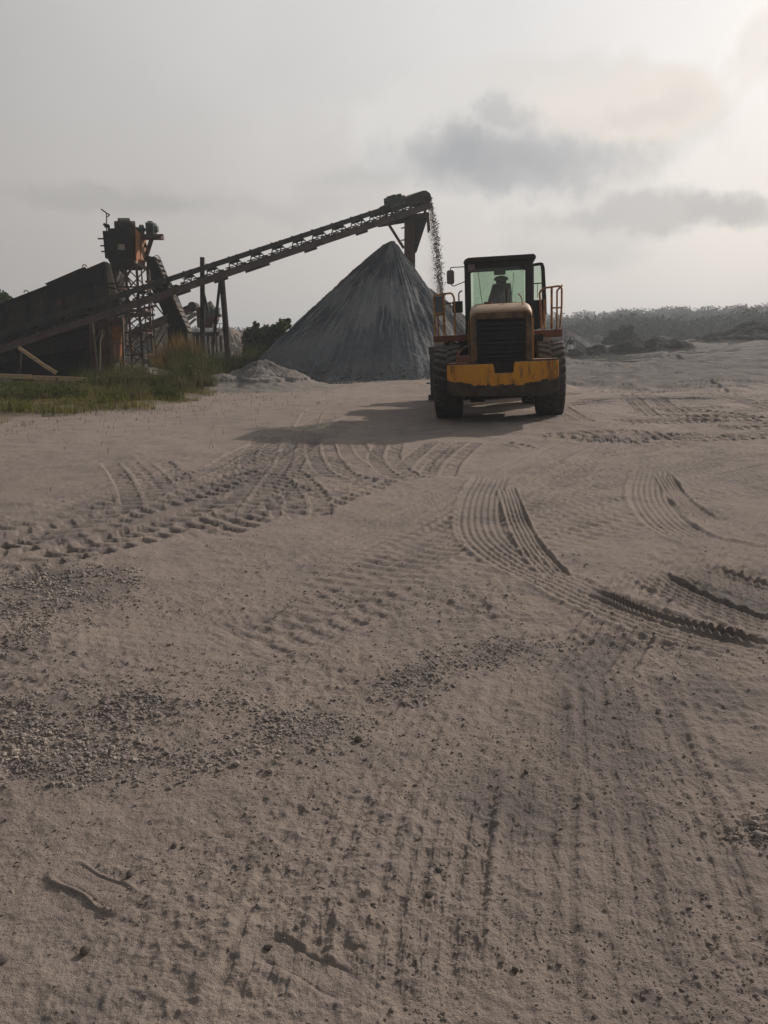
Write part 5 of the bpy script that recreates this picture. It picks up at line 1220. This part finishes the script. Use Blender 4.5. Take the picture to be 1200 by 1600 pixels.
# platforms with posts below
m = MB(); m.box((-1.0, .75, 1.745), (.76, 1.5, .035)); m.box((-1.0, .02, 1.70), (.76, .05, .13)); m.box((-1.375, .75, 1.70), (.04, 1.5, .13)); part(m, 'platform', 'platform', bevel=.006)
m = MB(); m.box((1.06, .75, 1.765), (.56, 1.5, .035)); m.box((1.06, .02, 1.71), (.56, .05, .15)); m.box((1.335, .75, 1.71), (.04, 1.5, .15)); part(m, 'platform', 'platform', bevel=.006)
m = MB(); m.box((-.70, .5, 1.62), (.3, .9, .16)); m.box((-.85, .45, 1.5), (.5, .8, .2)); m.box((-1.14, .95, 1.55), (.10, .08, .35)); part(m, 'step_box', 'darker', bevel=.01)
m = MB(); m.box((.80, .4, 1.45), (.3, .9, .5)); part(m, 'side_box', 'darker', bevel=.01)
m = MB(); m.box((-1.14, .35, 1.55), (.11, .05, .32)); part(m, 'platform_stay', 'orange', bevel=.004)
m = MB(); m.tube(arc((-1.02, .3, 1.52), .11, 0, 180, 8, (1, 0, 0), (0, 0, 1)), .018, 6); part(m, 'hose', 'seat', bevel=0)
m = MB(); m.tube(arc((.84, .15, 1.50), .12, -10, 180, 8, (1, 0, 0), (0, 0, 1)), .022, 6); part(m, 'hose', 'seat', bevel=0)
# handrails
m = MB(); tr = .021
m.tube(bend([(-1.36, .15, 1.78), (-1.37, .15, 2.63), (-.98, .15, 2.66), (-.93, .15, 2.56), (-.92, .15, 1.78)], .09), tr, 8)
m.tube([(-1.16, .15, 1.78), (-1.16, .15, 2.64)], tr*1.3, 8); m.tube([(-1.36, .15, 2.24), (-1.16, .15, 2.24)], tr*.8, 8)
m.tube(bend([(-1.36, .15, 2.63), (-1.36, 1.3, 2.63), (-1.36, 1.3, 1.78)], .09), tr, 8); part(m, 'handrail', 'rail', bevel=0)
m = MB(); m.tube(bend([(-1.15, .16, 2.42), (-1.1, .16, 2.45), (-.85, .2, 2.45)], .04), .016, 7); m.box((-.86, .2, 2.36), (.22, .12, .24)); part(m, 'grab_bar', 'cab', bevel=0)
m = MB(); m.tube(bend([(-.84, .5, 2.4), (-.84, .5, 2.68), (-.76, .5, 2.72)], .05), .016, 7); part(m, 'grab_bar', 'cab', bevel=0)
m = MB(); m.box((-1.262, .17, 2.40), (.18, .012, .40)); part(m, 'rail_panel', 'bluegrey', bevel=0)
m = MB()
m.tube(bend([(1.31, .15, 1.8), (1.35, .15, 2.25), (1.35, .15, 2.69), (.98, .15, 2.66), (.88, .15, 2.58), (.90, .15, 2.40), (.93, .15, 1.8)], .09), tr, 8)
m.tube([(1.14, .15, 1.8), (1.14, .15, 2.66)], tr*1.2, 8); m.tube([(1.14, .15, 2.24), (1.35, .15, 2.24)], tr*.8, 8)
m.tube(bend([(1.35, .15, 2.69), (1.35, 1.3, 2.66), (1.35, 1.3, 1.8)], .09), tr, 8); part(m, 'handrail', 'railred', bevel=0)
m = MB(); m.tube([(1.02, .6, 1.8), (1.02, .6, 2.45)], .022, 8); part(m, 'rail_stay', 'rail', bevel=0)
# rear access step at the left of the hood
m = MB(); m.tube(bend([(-.56, -1.5, 1.53), (-.66, -1.5, 1.52), (-.83, -1.5, 1.38), (-.83, -1.5, 1.20)], .05), .022, 8); m.box((-.69, -1.48, 1.27), (.30, .12, .15)); part(m, 'rear_step', 'platform', bevel=.008)

# ------------------------------------------------------------------ person walking beyond the loader
pp = G(890, 566.5); pz = hz(pp.x, pp.y); person = empty('person', (pp.x, pp.y, pz), 'person in dark top with white cloth round the hips walking beyond the loader', 'person')
person.rotation_euler = (0, 0, R(20))
def skinned(name, verts, edges, radii, mat, parent, sub=2):
    me = bpy.data.meshes.new(name); me.from_pydata(verts, edges, []); me.materials.append(mat)
    o = link(name, me, parent); md = o.modifiers.new('skin', 'SKIN'); md.use_smooth_shade = True
    sv = me.skin_vertices[0].data
    for i, r_ in enumerate(radii): sv[i].radius = (r_ if isinstance(r_, tuple) else (r_, r_)); sv[i].use_root = (i == 0)
    s = o.modifiers.new('sub', 'SUBSURF'); s.levels = s.render_levels = sub
    return o
jv = [(0, 0, .92), (0, 0, 1.12), (0, .02, 1.34), (0, .02, 1.44), (0, .03, 1.52), (0, .05, 1.62), (0, .04, 1.72),
      (.10, 0, .88), (.13, .12, .50), (.12, .04, .10), (.12, .16, .04), (-.10, 0, .88), (-.13, -.08, .50), (-.12, -.26, .14), (-.12, -.16, .06),
      (.19, .02, 1.39), (.25, -.06, 1.12), (.26, .06, .90), (.26, .11, .80), (-.19, .02, 1.39), (-.25, .08, 1.13), (-.26, .22, .94), (-.26, .28, .86)]
je = [(0, 1), (1, 2), (2, 3), (3, 4), (4, 5), (5, 6), (0, 7), (7, 8), (8, 9), (9, 10), (0, 11), (11, 12), (12, 13), (13, 14), (3, 15), (15, 16), (16, 17), (17, 18), (3, 19), (19, 20), (20, 21), (21, 22)]
jr = [(.15, .11), (.13, .10), (.16, .11), (.10, .08), .055, (.09, .105), .07, .09, .06, .04, .03, .09, .06, .04, .03, .06, .045, .035, .03, .06, .045, .035, .03]
skinned('body', jv, je, jr, M['skin'], person)
skinned('shirt', [(0, 0, 1.0), (0, 0, 1.15), (0, .02, 1.36), (0, .02, 1.45), (.19, .02, 1.40), (.24, -.04, 1.2), (-.19, .02, 1.40), (-.24, .06, 1.2)], [(0, 1), (1, 2), (2, 3), (2, 4), (4, 5), (2, 6), (6, 7)], [(.16, .12), (.15, .115), (.175, .125), (.09, .08), .075, .06, .075, .06], M['shirt'], person)
skinned('trousers', [(0, 0, .94), (.10, 0, .86), (.13, .12, .50), (.12, .04, .13), (-.10, 0, .86), (-.13, -.08, .50), (-.12, -.25, .17)], [(0, 1), (1, 2), (2, 3), (0, 4), (4, 5), (5, 6)], [(.165, .125), .11, .085, .065, .11, .085, .065], M['shirt'], person)
m = MB(); vs = []; ns = 24
for z_, r_ in ((1.04, .165), (.95, .21), (.82, .235), (.66, .25)): vs += [(r_*1.05*math.cos(2*math.pi*k_/ns)*(1+.06*math.sin(5*k_)), r_*.85*math.sin(2*math.pi*k_/ns)*(1+.05*math.cos(4*k_)), z_+.03*math.sin(k_*1.7)*(z_ < .7)) for k_ in range(ns)]
m.add(vs, [(i*ns+k_, i*ns+(k_+1) % ns, (i+1)*ns+(k_+1) % ns, (i+1)*ns+k_) for i in range(3) for k_ in range(ns)], True)
m.build('hip_cloth', M['white'], person)

# ------------------------------------------------------------------ haze
hm, t, out = base_mat('haze')
pv = t.node('ShaderNodeVolumePrincipled', {'Color': (.80, .87, .95, 1), 'Density': HAZE, 'Anisotropy': .25})
t.l.new(pv.outputs[0], out.inputs['Volume'])
m = MB(); m.box((0, 0, 12.5), (2100, 2100, 31)); hz_o = m.build('haze', hm); tag(hz_o, kind='stuff')
